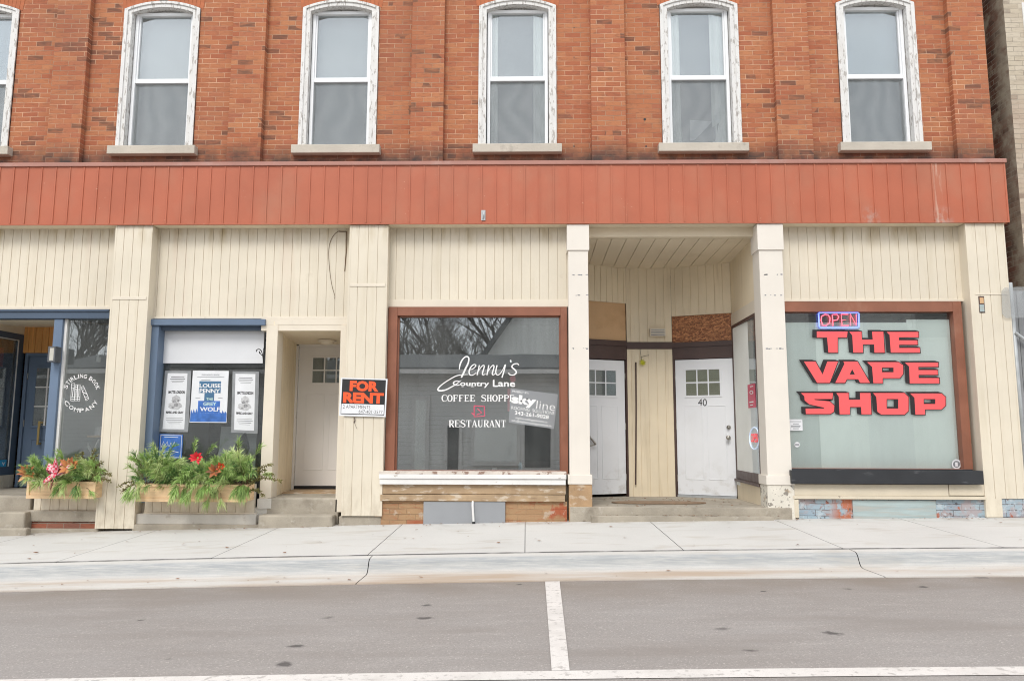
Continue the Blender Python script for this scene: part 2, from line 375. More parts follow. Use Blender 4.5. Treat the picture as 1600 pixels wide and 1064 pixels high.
# ground materials
def road_mat():
    s = NT('worn_asphalt')
    n1 = s.rng(s.noise(.55, detail=5, stretch=(1, 1.8, 1)), .3, .7)
    col = s.mix(n1, (.30, .272, .25), (.355, .332, .315))
    col = s.mix(s.rng(s.noise(6, stretch=(.35, 1.4, 1)), .5, .8, 0, .55), col, (.43, .395, .37))
    col = s.mix(s.rng(s.noise(260, detail=2), .35, .65, 0, .4), col, (.20, .185, .178))
    col = s.mix(s.rng(s.noise(110, detail=1), .66, .72, 0, .5), col, (.50, .47, .44))
    col = s.mix(s.rng(s.noise(75, detail=3, rough=.7), .40, .66, 0, .45), col, (.18, .166, .158))
    col = s.mix(s.rng(s.noise(62, detail=2), .62, .70, 0, .5), col, (.54, .50, .46))
    y = s.sep()[1]
    near = s.rng(y, -3.7, -2.8)
    col = s.mix(s.math('MULTIPLY', near, s.rng(s.noise(1.3, detail=4), .35, .65, .15, .75)), col, (.215, .178, .145))
    col = s.mix(s.rng(s.noise(1.1, stretch=(.5, 2.5, 1), detail=6), .52, .7, 0, .5), col, (.225, .20, .182))
    vo = s.n('TexVoronoi', voronoi_dimensions='2D'); m = s.n('Mapping'); m.inputs['Scale'].default_value = (1.0, 1.35, 1); s.l(s.tc.outputs['Object'], m.inputs[0])
    s.l(m.outputs[0], vo.inputs['Vector']); vo.inputs['Scale'].default_value = 1.5
    d = s.math('ADD', vo.outputs['Distance'], s.math('MULTIPLY', s.math('SUBTRACT', s.noise(13), .5), .2))
    sel = s.n('SeparateColor'); s.l(vo.outputs['Color'], sel.inputs[0])
    spot = s.math('MULTIPLY', s.rng(s.math('DIVIDE', d, s.rng(sel.outputs[2], 0, 1, .35, 1.25)), .0, .085, 1.6, 0), s.math('GREATER_THAN', sel.outputs[0], .76))
    col = s.mix(s.math('MINIMUM', s.math('MULTIPLY', spot, s.rng(sel.outputs[1], 0, 1, .35, 1.1)), .85), col, (.075, .068, .066))
    return s.fin(col, .85, spec=.25, bump=s.noise(240, detail=2), bstr=.35, bdist=.004)
def conc_mat(name, c, curb_bands):
    s = NT(name)
    col = s.mix(s.rng(s.noise(.8, detail=5), .3, .7), tuple(x * .93 for x in c), tuple(x * 1.05 for x in c))
    col = s.mix(s.rng(s.noise(4, stretch=(.35, 1.2, 1), dist=.6), .56, .70, 0, .34), col, (.34, .28, .2))
    col = s.mix(s.rng(s.noise(220, detail=2), .35, .65, 0, .16), col, tuple(x * .72 for x in c))
    col = s.mix(s.rng(s.noise(70, detail=3), .5, .72, 0, .3), col, tuple(x * .72 for x in c))
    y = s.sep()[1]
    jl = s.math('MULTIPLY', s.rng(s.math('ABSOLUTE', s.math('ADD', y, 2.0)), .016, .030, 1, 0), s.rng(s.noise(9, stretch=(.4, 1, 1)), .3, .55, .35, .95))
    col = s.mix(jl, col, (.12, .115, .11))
    if curb_bands:  # greyer, darker band on the curb face, warmer gutter
        f = s.math('MULTIPLY', s.rng(y, -2.30, -2.20, 0, 1), s.rng(y, -2.17, -2.12, 1, 0))
        f = s.math('MULTIPLY', f, s.rng(s.noise(11, stretch=(.3, 2, 6), detail=8, rough=.7), .30, .58, .30, .95))
        col = s.mix(f, col, (.315, .328, .335))
        g = s.math('MULTIPLY', s.rng(y, -2.22, -2.36, 0, 1), s.rng(s.noise(1.6, stretch=(.3, 1.5, 1)), .4, .62, .05, .8))
        col = s.mix(g, col, (.41, .31, .225))
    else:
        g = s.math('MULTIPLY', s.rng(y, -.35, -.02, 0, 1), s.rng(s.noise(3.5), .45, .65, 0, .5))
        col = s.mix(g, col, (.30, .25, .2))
    return s.fin(col, .85, spec=.25, bump=s.noise(150, detail=3), bstr=.2, bdist=.004)
MT['road'] = road_mat()
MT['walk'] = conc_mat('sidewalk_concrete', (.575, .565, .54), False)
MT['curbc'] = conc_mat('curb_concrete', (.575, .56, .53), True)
MT['line'] = pm('white_road_paint', (.62, .59, .56), .7, .05, 4, .08, [dict(c=(.33, .305, .285), sc=22, lo=.56, hi=.66, amt=.7), dict(c=(.45, .42, .39), sc=3, lo=.5, hi=.7, amt=.5)])
MT['soil'] = pm('bare_ground', (.2, .18, .14), .95, .2)

# ------------------------------------------------------------------ mesh builder
class G:
    def __init__(s, fr=None):
        s.v = []; s.f = []; s.mi = []; s.M = fr.M if fr else None; s.fr = fr or F0; s.k = 0; s.k0 = 0
    def mat(s, k): s.k = k; return s
    def add(s, vs, fs):
        b = len(s.v)
        for p in vs:
            p = Vector(p)
            s.v.append(s.M @ p if s.M else p)
        for f in fs: s.f.append([b + i for i in f]); s.mi.append(s.k)
    def box(s, x0, x1, y0, y1, z0, z1):
        if x0 > x1: x0, x1 = x1, x0
        if y0 > y1: y0, y1 = y1, y0
        if z0 > z1: z0, z1 = z1, z0
        s.add([(x0, y0, z0), (x1, y0, z0), (x1, y1, z0), (x0, y1, z0), (x0, y0, z1), (x1, y0, z1), (x1, y1, z1), (x0, y1, z1)],
              [(0, 3, 2, 1), (4, 5, 6, 7), (0, 1, 5, 4), (1, 2, 6, 5), (2, 3, 7, 6), (3, 0, 4, 7)])
        return s
    def pbox(s, pxl, pxr, pyt, pyb, y0, y1):
        """box whose front face (plane y0) spans these photo pixels"""
        xm, ym = (pxl + pxr) / 2, (pyt + pyb) / 2
        s.box(s.fr.uz(pxl, ym, y0)[0], s.fr.uz(pxr, ym, y0)[0], y0, y1, s.fr.uz(xm, pyb, y0)[1], s.fr.uz(xm, pyt, y0)[1])
        return s
    def prism(s, ring, y0, y1):
        """ring of (u,z); front y0"""
        n = len(ring)
        A = [(x, y0, z) for x, z in ring]; B = [(x, y1, z) for x, z in ring]
        tris = tessellate_polygon([[Vector((x, z, 0)) for x, z in ring]])
        s.add(A + B, [tuple(t) for t in tris] + [tuple(i + n for i in reversed(t)) for t in tris] + [(i, (i + 1) % n, n + (i + 1) % n, n + i) for i in range(n)])
        return s
    def pprism(s, pts, y0, y1): return s.prism([s.fr.uz(a, b, y0) for a, b in pts], y0, y1)
    def fill(s, rings, y):
        flat = [p for r in rings for p in r]
        tris = tessellate_polygon([[Vector((x, z, 0)) for x, z in r] for r in rings])
        s.add([(x, y, z) for x, z in flat], [tuple(t) for t in tris]); return s
    def pfill(s, rings, y, dx=0, dy=0): return s.fill([[s.fr.uz(a + dx, b + dy, y) for a, b in r] for r in rings], y)
    def ribbon(s, pts, w0, y, drift=2e-5):
        """pts (u,z) or (u,z,w)"""
        P = [Vector((p[0], p[1])) for p in pts]; n = len(P); vs = []; fs = []
        for i in range(n):
            t = (P[min(i + 1, n - 1)] - P[max(i - 1, 0)])
            if t.length < 1e-9: t = Vector((1, 0))
            t.normalize(); nn = Vector((-t.y, t.x)); ww = (pts[i][2] if len(pts[i]) > 2 else w0) / 2
            a = P[i] + nn * ww; b = P[i] - nn * ww; yy = y - drift * i
            vs += [(a.x, yy, a.y), (b.x, yy, b.y)]
            if i: fs.append((2 * i - 2, 2 * i, 2 * i + 1, 2 * i - 1))
        s.add(vs, fs); return s
    def tube(s, path, r, n=6, r1=None, cap=True):
        P = [Vector(p) for p in path]; m = len(P); vs = []; fs = []
        up = Vector((.123, .97, .21)).normalized()
        for i in range(m):
            t = (P[min(i + 1, m - 1)] - P[max(i - 1, 0)]).normalized()
            a = t.cross(up)
            if a.length < 1e-4: a = t.cross(Vector((1, 0, 0)))
            a.normalize(); b = t.cross(a)
            rr = r if r1 is None else r + (r1 - r) * i / (m - 1)
            for k in range(n):
                an = 2 * math.pi * k / n
                vs.append(P[i] + a * math.cos(an) * rr + b * math.sin(an) * rr)
            if i:
                for k in range(n):
                    fs.append(((i - 1) * n + k, (i - 1) * n + (k + 1) % n, i * n + (k + 1) % n, i * n + k))
        if cap: fs += [tuple(range(n))[::-1], tuple((m - 1) * n + k for k in range(n))]
        s.add(vs, fs); return s
    def lathe(s, c, axis, prof, n=16):
        """prof (dist along axis, radius)"""
        ax = Vector(axis).normalized(); a = ax.cross(Vector((.3, .5, .8))).normalized(); b = ax.cross(a); c = Vector(c)
        vs = []; fs = []
        for i, (d, r) in enumerate(prof):
            for k in range(n):
                an = 2 * math.pi * k / n
                vs.append(c + ax * d + (a * math.cos(an) + b * math.sin(an)) * r)
            if i:
                for k in range(n): fs.append(((i - 1) * n + k, (i - 1) * n + (k + 1) % n, i * n + (k + 1) % n, i * n + k))
        fs += [tuple(range(n))[::-1], tuple((len(prof) - 1) * n + k for k in range(n))]
        s.add(vs, fs); return s
    def siding(s, u0, u1, z0, z1, y, pitch=.118, gw=.007, gd=.008, ph=0.0, thick=.05):
        xs = []; x = u0 + ph
        while x < u1 - .02:
            if x > u0 + .02: xs.append(x)
            x += pitch
        prof = [(u0, y)]
        for x in xs:
            prof += [(x - gw / 2, y), (x - gw * .25, y + gd), (x + gw * .25, y + gd), (x + gw / 2, y)]
        prof.append((u1, y))
        n = len(prof)
        vs = [(a, b, z0) for a, b in prof] + [(a, b, z1) for a, b in prof]
        s.add(vs, [(i, i + 1, n + i + 1, n + i) for i in range(n - 1)])
        yb = y + gd + .002; s.box(u0, u1, yb, yb + thick, z0, z1)
        s.add([(u0, y, z0), (u0, yb, z0), (u0, yb, z1), (u0, y, z1)], [(0, 1, 2, 3)])
        s.add([(u1, y, z0), (u1, yb, z0), (u1, yb, z1), (u1, y, z1)], [(3, 2, 1, 0)])
        s.add([(u0, y, z0), (u1, y, z0), (u1, yb, z0), (u0, yb, z0)], [(0, 1, 2, 3)])
        s.add([(u0, y, z1), (u1, y, z1), (u1, yb, z1), (u0, yb, z1)], [(0, 3, 2, 1)])
        return s
    def text(s, body, quad, y, bold=0.0):
        """letters fitted into a quad of photo pixels TL,TR,BR,BL on plane y"""
        c = bpy.data.curves.new('t', 'FONT'); c.body = body; c.size = 1; c.offset = bold; c.resolution_u = 3
        o = bpy.data.objects.new('t', c); me = bpy.data.meshes.new_from_object(o)
        V = [v.co.copy() for v in me.vertices]; Fc = [tuple(p.vertices) for p in me.polygons]
        bpy.data.objects.remove(o); bpy.data.curves.remove(c); bpy.data.meshes.remove(me)
        x0 = min(v.x for v in V); x1 = max(v.x for v in V); y0 = min(v.y for v in V); y1 = max(v.y for v in V)
        pts = []
        for v in V:
            a = (v.x - x0) / (x1 - x0); b = (y1 - v.y) / (y1 - y0)
            tl, tr, br, bl = quad
            px = (tl[0] * (1 - a) + tr[0] * a) * (1 - b) + (bl[0] * (1 - a) + br[0] * a) * b
            py = (tl[1] * (1 - a) + tr[1] * a) * (1 - b) + (bl[1] * (1 - a) + br[1] * a) * b
            u, z = s.fr.uz(px, py, y); pts.append((u, y, z))
        s.add(pts, Fc); return s
    def rtext(s, body, l, r, t, b, y, bold=0.0): return s.text(body, ((l, t), (r, t), (r, b), (l, b)), y, bold)
    def build(s, name, mats, parent=None, bevel=0.0, smooth=False, origin=None):
        me = bpy.data.meshes.new(name)
        o = Vector(origin) if origin is not None else Vector()
        me.from_pydata([tuple(v - o) for v in s.v], [], s.f)
        for m in (mats if isinstance(mats, (list, tuple)) else [mats]):
            me.materials.append(MT[m] if isinstance(m, str) else m)
        for p, k in zip(me.polygons, s.mi): p.material_index = k; p.use_smooth = smooth
        bm = bmesh.new(); bm.from_mesh(me); bmesh.ops.recalc_face_normals(bm, faces=bm.faces); bm.to_mesh(me); bm.free()
        ob = bpy.data.objects.new(name, me); COL.objects.link(ob); ob.location = o
        if parent:
            ob.parent = parent
            if parent.type == 'EMPTY': ob.matrix_parent_inverse = Matrix.Translation(parent.location).inverted()
            elif parent.location.length > 0: ob.matrix_parent_inverse = Matrix.Translation(parent.location).inverted()
        if bevel:
            b = ob.modifiers.new('edge', 'BEVEL'); b.width = bevel; b.segments = 2; b.limit_method = 'ANGLE'; b.angle_limit = .6
        return ob
def tag(o, label, cat, group=None):
    o['label'] = label; o['category'] = cat
    if group: o['group'] = group
    return o
def thing(name, label, cat, loc, group=None):
    o = bpy.data.objects.new(name, None); COL.objects.link(o); o.location = loc; o.empty_display_size = .2
    return tag(o, label, cat, group)
def struct(o): o['kind'] = 'structure'; return o
def X(px, py=600, Y=0.0): return at(px, py, Y).x
def Z(px, py, Y=0.0): return at(px, py, Y).z

# ------------------------------------------------------------------ ground, street
def strip(prof, x0, x1, step=.5):
    g = G(); n = max(1, int(math.ceil((x1 - x0) / step))); m = len(prof); vs = []; fs = []
    for i in range(n + 1):
        x = x0 + (x1 - x0) * i / n
        for y, dz in prof: vs.append((x, y, gx(x) + dz))
        if i:
            for k in range(m - 1):
                fs.append(((i - 1) * m + k, i * m + k, i * m + k + 1, (i - 1) * m + k + 1))
    g.add(vs, fs); return g
YC = -2.0
g = G(); g.add([(-300, -300, -.75), (300, -300, -.75), (300, 300, -.75), (-300, 300, -.75)], [(0, 1, 2, 3)])
struct(g.build('ground', 'soil'))
struct(strip([(-13.0, -.20), (-5.0, -.155), (-2.70, -.185)], -40, 40).build('road', 'road'))
# sidewalk slabs with open joints over a dark bed
struct(strip([(YC, -.10), (.9, -.05)], -40, 40).build('sidewalk_bed', 'dark'))
SJ = 1.525
g = G()
k0 = -26
xs = [-0.01 + SJ * k for k in range(-26, 27)]
for a, b in zip(xs[:-1], xs[1:]):
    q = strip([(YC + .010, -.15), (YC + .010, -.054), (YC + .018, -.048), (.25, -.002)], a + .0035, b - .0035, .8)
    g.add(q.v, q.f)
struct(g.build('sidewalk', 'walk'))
g = G()
cj = [X(635, 820) + 4.57 * k for k in range(-8, 9)]
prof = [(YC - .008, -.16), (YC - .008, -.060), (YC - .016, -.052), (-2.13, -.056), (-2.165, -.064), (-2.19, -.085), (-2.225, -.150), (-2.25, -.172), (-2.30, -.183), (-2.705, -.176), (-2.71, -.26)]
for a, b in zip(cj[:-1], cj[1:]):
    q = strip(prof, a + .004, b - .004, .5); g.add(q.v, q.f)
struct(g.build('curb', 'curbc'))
struct(strip([(-2.69, -.24), (-2.0, -.24)], -40, 40).build('curb_bed', 'dark'))
def yz(y): return -.155 - .03 * (y + 5.0) / 2.3 if y > -5 else -.155 + .045 * (y + 5.0) / 8.0
l0 = onz(852, 911, -.19); l1 = onz(875, 911, -.19); l2 = onz(890, 1047, -.16); l3 = onz(862, 1047, -.16)
g = G(); V = []
for y in (-2.725, -5.0, -5.204):
    k = (y + 2.725) / (-5.204 + 2.725)
    for a, b in ((l0, l3), (l1, l2)):
        x = a.x + (b.x - a.x) * k; V.append((x, y, gx(x) + yz(y) + .005))
g.add(V, [(0, 1, 3, 2), (2, 3, 5, 4)])
struct(g.build('parking_line', 'line'))
struct(strip([(-5.335, yz(-5.335) + .004), (-5.205, yz(-5.205) + .004)], -30, 30).build('parking_line', 'line'))

# ------------------------------------------------------------------ the building
XL = -9.6
XR = X(1544, 120, .11)
B = thing('brick_building', 'two-storey red brick building with rust-red metal fascia and cream shopfronts', 'building', (0, 0, 0))
YW, YP = .20, .11
ZT = 8.0
zs_ = Z(530, 13, YW); za_ = Z(530, 1, YW); HW = .53
wc = [X(c, 120, YW) for c in (-36, 248.5, 530.3, 808.5, 1094, 1372.5)]
zb_ = Z(530, 230, YW)
rise = za_ - zs_; RA = (HW * HW + rise * rise) / (2 * rise)
def arc(hw, n=14, grow=0.0):
    """segmental arch points (dx,z) left to right, concentric at +grow"""
    r = RA + grow; cz = za_ - RA; out = []
    a = math.asin(min(1, hw / r))
    for i in range(n + 1):
        t = -a + 2 * a * i / n
        out.append((r * math.sin(t), cz + r * math.cos(t)))
    return out
z0w = 3.9
g = G()
edges = [XL] + [e for c in wc for e in (c - HW, c + HW)] + [XR]
for i in range(0, len(edges), 2):
    a, b = edges[i], edges[i + 1]
    g.add([(a, YW, z0w), (b, YW, z0w), (b, YW, ZT), (a, YW, ZT)], [(0, 1, 2, 3)])
for c in wc:
    g.add([(c - HW, YW, z0w), (c + HW, YW, z0w), (c + HW, YW, zb_), (c - HW, YW, zb_)], [(0, 1, 2, 3)])
    A = [(c + dx, z) for dx, z in arc(HW)]
    n = len(A)
    g.add([(x, YW, z) for x, z in A] + [(x, YW, ZT) for x, z in A], [(k, k + 1, n + k + 1, n + k) for k in range(n - 1)])
    ring = [(c - HW, zb_)] + A + [(c + HW, zb_)]
    m = len(ring)
    g.add([(x, YW, z) for x, z in ring] + [(x, YW + .3, z) for x, z in ring], [(k, (k + 1) % m, m + (k + 1) % m, m + k) for k in range(m)])
g.build('wall', 'brick', B)
g = G(); g.add([(XR, YW, 0), (XR, 12, 0), (XR, 12, ZT), (XR, YW, ZT)], [(0, 1, 2, 3)])
g.add([(XL, YW, -1), (XL, 12, -1), (XL, 12, ZT), (XL, YW, ZT)], [(0, 3, 2, 1)])
g.add([(XL, 12, -1), (XR, 12, -1), (XR, 12, ZT), (XL, 12, ZT)], [(0, 1, 2, 3)])
g.build('side_wall', 'brick_side', B)
g = G(); g.box(XL - .1, XR + .1, 0.0, 12.1, ZT, ZT + .3); g.build('roof', 'roofdk', B)
pil = [(-233, -181), (81, 133), (360, 412), (642.5, 693.5), (923.5, 977), (1211.5, 1266), (1488, 1544)]
for a, b in pil:
    q = G().box(X(a, 120, YP), X(b, 120, YP), YP, YW - .001, z0w, ZT - .002)
    q.build('pilaster', 'brick', B, bevel=.004)
for a, b, r_ in ((1007.5, 187, .018), (1009.5, 229, .012), (897, 44, .008), (897, 90, .008), (897, 229, .010)):
    p = at(a, b, YW); G().lathe((p.x, YW + .0, p.z), (0, -1, 0), [(-.01, r_), (.0015, r_)], 10).build('anchor_hole', 'black', B)
# upper windows
for i, c in enumerate(wc):
    A = arc(HW - .002); inner = arc(HW - .105, 14, -.085)
    ring_o = [(c - HW + .002, zb_ + .003)] + [(c + dx, z - .002) for dx, z in A] + [(c + HW - .002, zb_ + .003)]
    ring_i = [(c - HW + .105, zb_ + .003)] + [(c + dx, z) for dx, z in inner] + [(c + HW - .105, zb_ + .003)]
    g = G(); n = len(ring_o)
    def ringstrip(ro, ri, y0, y1, y2):
        n = len(ro)
        vs = [(x, y0, z) for x, z in ro] + [(x, y0, z) for x, z in ri] + [(x, y1, z) for x, z in ri] + [(x, y2, z) for x, z in ro]
        fs = []
        for k in range(n - 1):
            fs += [(k, k + 1, n + k + 1, n + k), (n + k, n + k + 1, 2 * n + k + 1, 2 * n + k), (k, k + 1, 3 * n + k + 1, 3 * n + k)]
        g.add(vs, fs)
    ringstrip(ring_o, ring_i, YW - .012, YW + .12, YW + .1)
    mid = arc(HW - .05, 14, -.035)
    ring_m = [(c - HW + .05, zb_ + .003)] + [(c + dx, z) for dx, z in mid] + [(c + HW - .05, zb_ + .003)]
    ringstrip(ring_o, ring_m, YW - .028, YW + .0, YW + .05)
    W = g.build('window', 'casing', B)
    # brick arch and keystone
    g = G(); lo = arc(HW + .03, 20); hi = arc(HW + .06, 20, .21)
    for k in range(20):
        p = [lo[k], lo[k + 1], hi[k + 1], hi[k]]
        cx = sum(q[0] for q in p) / 4; cz = sum(q[1] for q in p) / 4
        p = [(c + cx + (q[0] - cx) * .93, cz + (q[1] - cz) * .98 + .008) for q in p]
        if abs(k - 9.5) > 1.1: g.prism(p, YW - .004, YW + .02)
        if k in (9, 19): g.build('brick_arch', 'arch', W); g = G()
    g = G().prism([(c - .055, za_ + .012), (c + .055, za_ + .012), (c + .075, za_ + .26), (c - .075, za_ + .26)], YW - .035, YW + .02)
    g.build('keystone', 'stone', W, bevel=.006)
    # stone sill
    g = G().box(c - .595, c + .595, YW - .10, YW + .14, zb_ - .118, zb_)
    g.build('sill', 'stone', W, bevel=.008)
    # vinyl sash
    yv = YW + .075; l, r = c - .415, c + .415; zb, zt = zb_ + .006, zs_ - .005
    zm = zb + (zt - zb) * .497
    g = G(); f = .042
    g.box(l, l + f, yv, yv + .08, zb, zt); g.box(r - f, r, yv, yv + .08, zb, zt)
    g.box(l + f, r - f, yv, yv + .08, zb, zb + .055); g.box(l + f, r - f, yv, yv + .08, zt - .045, zt)
    g.box(l + f, r - f, yv + .006, yv + .08, zm - .032, zm + .032)
    s2 = .02
    g.box(l + f, l + f + s2, yv + .02, yv + .07, zm + .032, zt - .045); g.box(r - f - s2, r - f, yv + .02, yv + .07, zm + .032, zt - .045)
    g.build('sash', 'vinyl', W, bevel=.004)
    g = G().prism([(c + dx, z) for dx, z in arc(HW - .11, 14, -.09)] + [(c + HW - .11, zt + .001), (c - HW + .11, zt + .001)], yv + .03, yv + .06)
    g.build('head_panel', 'casing', W)
    g = G().box(l + f, r - f, yv + .045, yv + .049, zm + .02, zt - .03); g.build('pane', 'glass_up', W)
    g = G().box(l + f, r - f, yv + .062, yv + .066, zb + .03, zm - .01); g.build('pane', 'glass_up', W)
    g = G(); g.add([(l + f, yv + .03, zb + .05), (r - f, yv + .03, zb + .05), (r - f, yv + .03, zm - .03), (l + f, yv + .03, zm - .03)], [(0, 1, 2, 3)])
    g.build('insect_screen', 'screen', W)
    # room behind: blind, curtains
    yb = yv + .17
    g = G(); g.box(l - .05, r + .05, yb, yb + .01, zb - .05, zt + .1); g.build('blind', 'blind_d' if i in (3, 4) else 'blind', W)
    if i in (3, 4):
        a = .10 if i == 3 else .135; b = .155 if i == 3 else .19
        g = G()
        for x0, x1 in ((l + .03, l + f + a), (r - f - b, r - .03)):
            n = 8
            vs = []; 
            for k in range(n + 1):
                x = x0 + (x1 - x0) * k / n; y = yb - .075 + .012 * math.sin(k * 2.1)
                vs += [(x, y, zb - .02), (x, y, zt + .05)]
            g.add(vs, [(2 * k, 2 * k + 2, 2 * k + 3, 2 * k + 1) for k in range(n)])
        g.build('curtain', 'blind_w', W)
    if i == 4:
        pw = yb - .06
        g = G().pprism([(1078, 188), (1113, 190), (1104, 200), (1085, 220), (1078, 220)], pw, pw + .004)
        tag(g.build('paper_sheet', 'paper', origin=at(1092, 220, pw)), 'white paper sheet propped in the lower corner of the upper window above the recessed doors', 'paper')
        g = G().pprism([(1124, 192), (1082, 221), (1117, 221)], pw - .02, pw - .016)
        tag(g.build('folded_card', 'signgrey', origin=at(1105, 221, pw)), 'dark folded triangular card standing before the white paper in an upper window', 'card')

# fascia
ZF0, ZF1 = 3.757, 4.55
YF = -.03
g = G(); g.box(XL, XR + .03, YF, YF + .02, ZF0, ZF1)
x = X(22.5, 265, YF); x -= .1876 * 40
while x < XR:
    if x > XL:
        g.box(x - .006, x + .010, YF - .009, YF + .001, ZF0 + .018, ZF1 - .004)
    x += .1876
g.box(XL, XR + .03, YF - .006, YF + .0, ZF0, ZF0 + .016)
g.box(XR + .01, XR + .032, YF - .004, YW, ZF0, ZF1)
FA = g.build('fascia', 'fascia', B)
g = G(); g.box(XL, XR + .045, YF - .022, YW + .02, ZF1 - .002, ZF1 + .05); g.build('cap', 'fascia_cap', FA, bevel=.004)
g = G(); g.box(XL, XR + .02, YF + .0205, 0.30, ZF0 + .004, ZF0 + .03); g.build('soffit', 'ceiling', B)
g = G(); g.box(X(752, 337, YF), X(758.5, 337, YF), YF - .012, YF, Z(755, 345, YF), Z(755, 329, YF))
g.tube([at(755, 331, YF) + Vector((0, -.02, 0)), at(756, 337, YF) + Vector((0, -.035, 0)), at(754.5, 343, YF) + Vector((0, -.02, 0))], .007)
g.build('bracket', 'galv', FA)

# siding panels above the shops
def panel(l, r, pyt, pyb, Y=.17, pym=None, name='siding_panel', ph=.05, z1=None):
    m = (pyt + pyb) / 2
    return G().siding(X(l, m, Y), X(r, m, Y), Z((l + r) / 2, pyb, Y), z1 or ZF0 + .003, Y, ph=ph).build(name, 'siding', B)
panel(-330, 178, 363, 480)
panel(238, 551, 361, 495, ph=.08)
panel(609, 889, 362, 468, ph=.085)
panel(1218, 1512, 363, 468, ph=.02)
def trim(l, r, t, b, y0, y1, m='trim', parent=None, name='trim', bevel=.003):
    return G().pbox(l, r, t, b, y0, y1).build(name, m, parent or B, bevel=bevel)
trim(606, 889, 468, 479.5, .155, .28)
trim(1220, 1507, 467.5, 471, .155, .28)
trim(-300, 176, 478.5, 483.5, .15, .28)
trim(236, 549, 494.5, 498, .15, .28)
trim(408, 546, 498, 508, .145, .30)

# clad columns (A, B, E)
def column(lx, ly, rx, ry, py_b, joint, Z0=None):
    l = X(lx, ly); r = X(rx, ry)
    zb = Z((lx + rx) / 2, py_b) if Z0 is None else Z0
    g = G(); g.siding(l, r, zb, ZF0 - .002, 0.0, pitch=(r - l) / 4.0, ph=(r - l) / 4.0 - .005, thick=.02)
    g.box(l + .001, r - .001, .034, .30, zb, ZF0 - .002)
    g.box(l - .004, l + .018, -.003, .032, zb, ZF0 - .003); g.box(r - .018, r + .004, -.003, .032, zb, ZF0 - .003)
    c = g.build('column', 'siding', B)
    zj = Z((lx + rx) / 2, joint)
    G().box(l + .02, r - .02, -.008, 0.0, zj - .02, zj + .02).build('joint_trim', 'trim', c, bevel=.003)
    return c
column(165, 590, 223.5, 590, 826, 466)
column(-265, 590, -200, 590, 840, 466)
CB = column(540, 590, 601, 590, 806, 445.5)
G().pbox(529, 595, 806.5, 826, .025, .3).build('base_stone', 'conc', CB, bevel=.012)
# right hand end column with its lower outer corner cut away over blue brick
l, r = X(1525, 580), X(1586.5, 580)
zcut = Z(1580, 779); zb = Z(1555, 808)
g = G(); g.siding(l, r, zcut, ZF0 - .002, 0.0, pitch=(r - l) / 3.7, ph=(r - l) / 3.7 - .01, thick=.02)
xm = X(1566.5, 795)
g.siding(l, xm, zb, zcut, 0.0, pitch=.3, thick=.02)
g.box(l + .001, r - .001, .034, .3, zb, ZF0 - .002)
g.box(l - .004, l + .016, -.003, .032, zb, ZF0 - .003); g.box(r - .016, r + .004, -.003, .032, zcut, ZF0 - .003)
CE = g.build('column', 'siding', B)
zj = Z(1545, 459.5); G().box(l + .06, r - .005, -.006, 0, zj - .008, zj + .008).build('joint_trim', 'trim', CE)
G().box(xm + .003, r - .002, .012, .033, zb, zcut - .004).build('exposed_brick', 'brick_blue', CE)
g = G(); g.pbox(1529.5, 1538.5, 463, 489, -.0025, -.0005); g.mat(1).pbox(1531, 1537, 465, 474, -.004, -.0028); g.mat(2).pbox(1531, 1538, 476, 487, -.004, -.0028)
g.build('cladding_hole', ['dkbrown', 'tanboard', 'bluewood'], CE)
# square posts either side of the recess
for (l0_, r0_, m) in ((889, 920.5, 'tan_stone'), (1192.5, 1230, 'peel')):
    l, r = X(l0_, 567), X(r0_, 567); k = .016
    zc, zb1, zb2 = Z(905, 391.5), Z(1060, 742), Z(1060, 757)
    p = G().box(l, r, 0, .27, zb1 - .002, zc + .002).build('post', 'white_post', B, bevel=.004)
    G().box(l - k, r + k, -k, .28, zc, ZF0 - .002).build('capital', 'white_post', p, bevel=.004)
    G().box(l - k - .008, r + k + .008, -k - .006, .29, zb2, zb1).build('base_trim', 'white_post', p, bevel=.004)
    g = G()
    for zz_, n_ in ((Z(905, 430), 7), (Z(905, 462), 4), (Z(905, 545), 6)):
        for k_ in range(n_):
            x_ = U(l + .03, r - .03); g.box(x_, x_ + U(.006, .03), -.0012, -.0004, zz_ + U(-.006, .006), zz_ + U(.007, .014))
    g.build('adhesive_marks', 'ink', p)
    G().box(l - .012, r + .022, -.012, .28, gx(l) - .05, zb2 - .001).build('base_stone', m, p, bevel=.012)

# ---- cafe shopfront
def shopframe(lo, li, ri, ro, to, ti, bi, bo, y0, y1, ym, mat, open_b=False):
    """outer/inner edges in px measured at mid height"""
    g = G(); cx = (li + ri) / 2
    a, b, c, d = (X(v, ym, y0) for v in (lo, li, ri, ro)); e, f, h, i = (Z(cx, v, y0) for v in (to, ti, bi, bo))
    g.box(a, b, y0, y1, i, e); g.box(c, d, y0, y1, i, e); g.box(b, c, y0, y1, f, e); g.box(b, c, y0, y1, i, h)
    return g.build('shop_window', mat, B, bevel=.004), (b, c, h, f)
CW, (x0, x1, z0, z1) = shopframe(604, 618.5, 876.5, 887, 479.5, 493, 735, 741, .12, .26, 612, 'brown')
YG = .20
G().box(x0 - .01, x1 + .01, YG, YG + .006, z0 - .01, z1 + .01).build('pane', 'glass_cafe', CW)
g = G(); 
for a, b, c, d in ((x0, x0 + .02, z0, z1), (x1 - .018, x1, z0, z1), (x0, x1, z1 - .014, z1)):
    g.box(a, b, .165, .198, c, d)
g.build('glazing_bead', 'brown', CW)
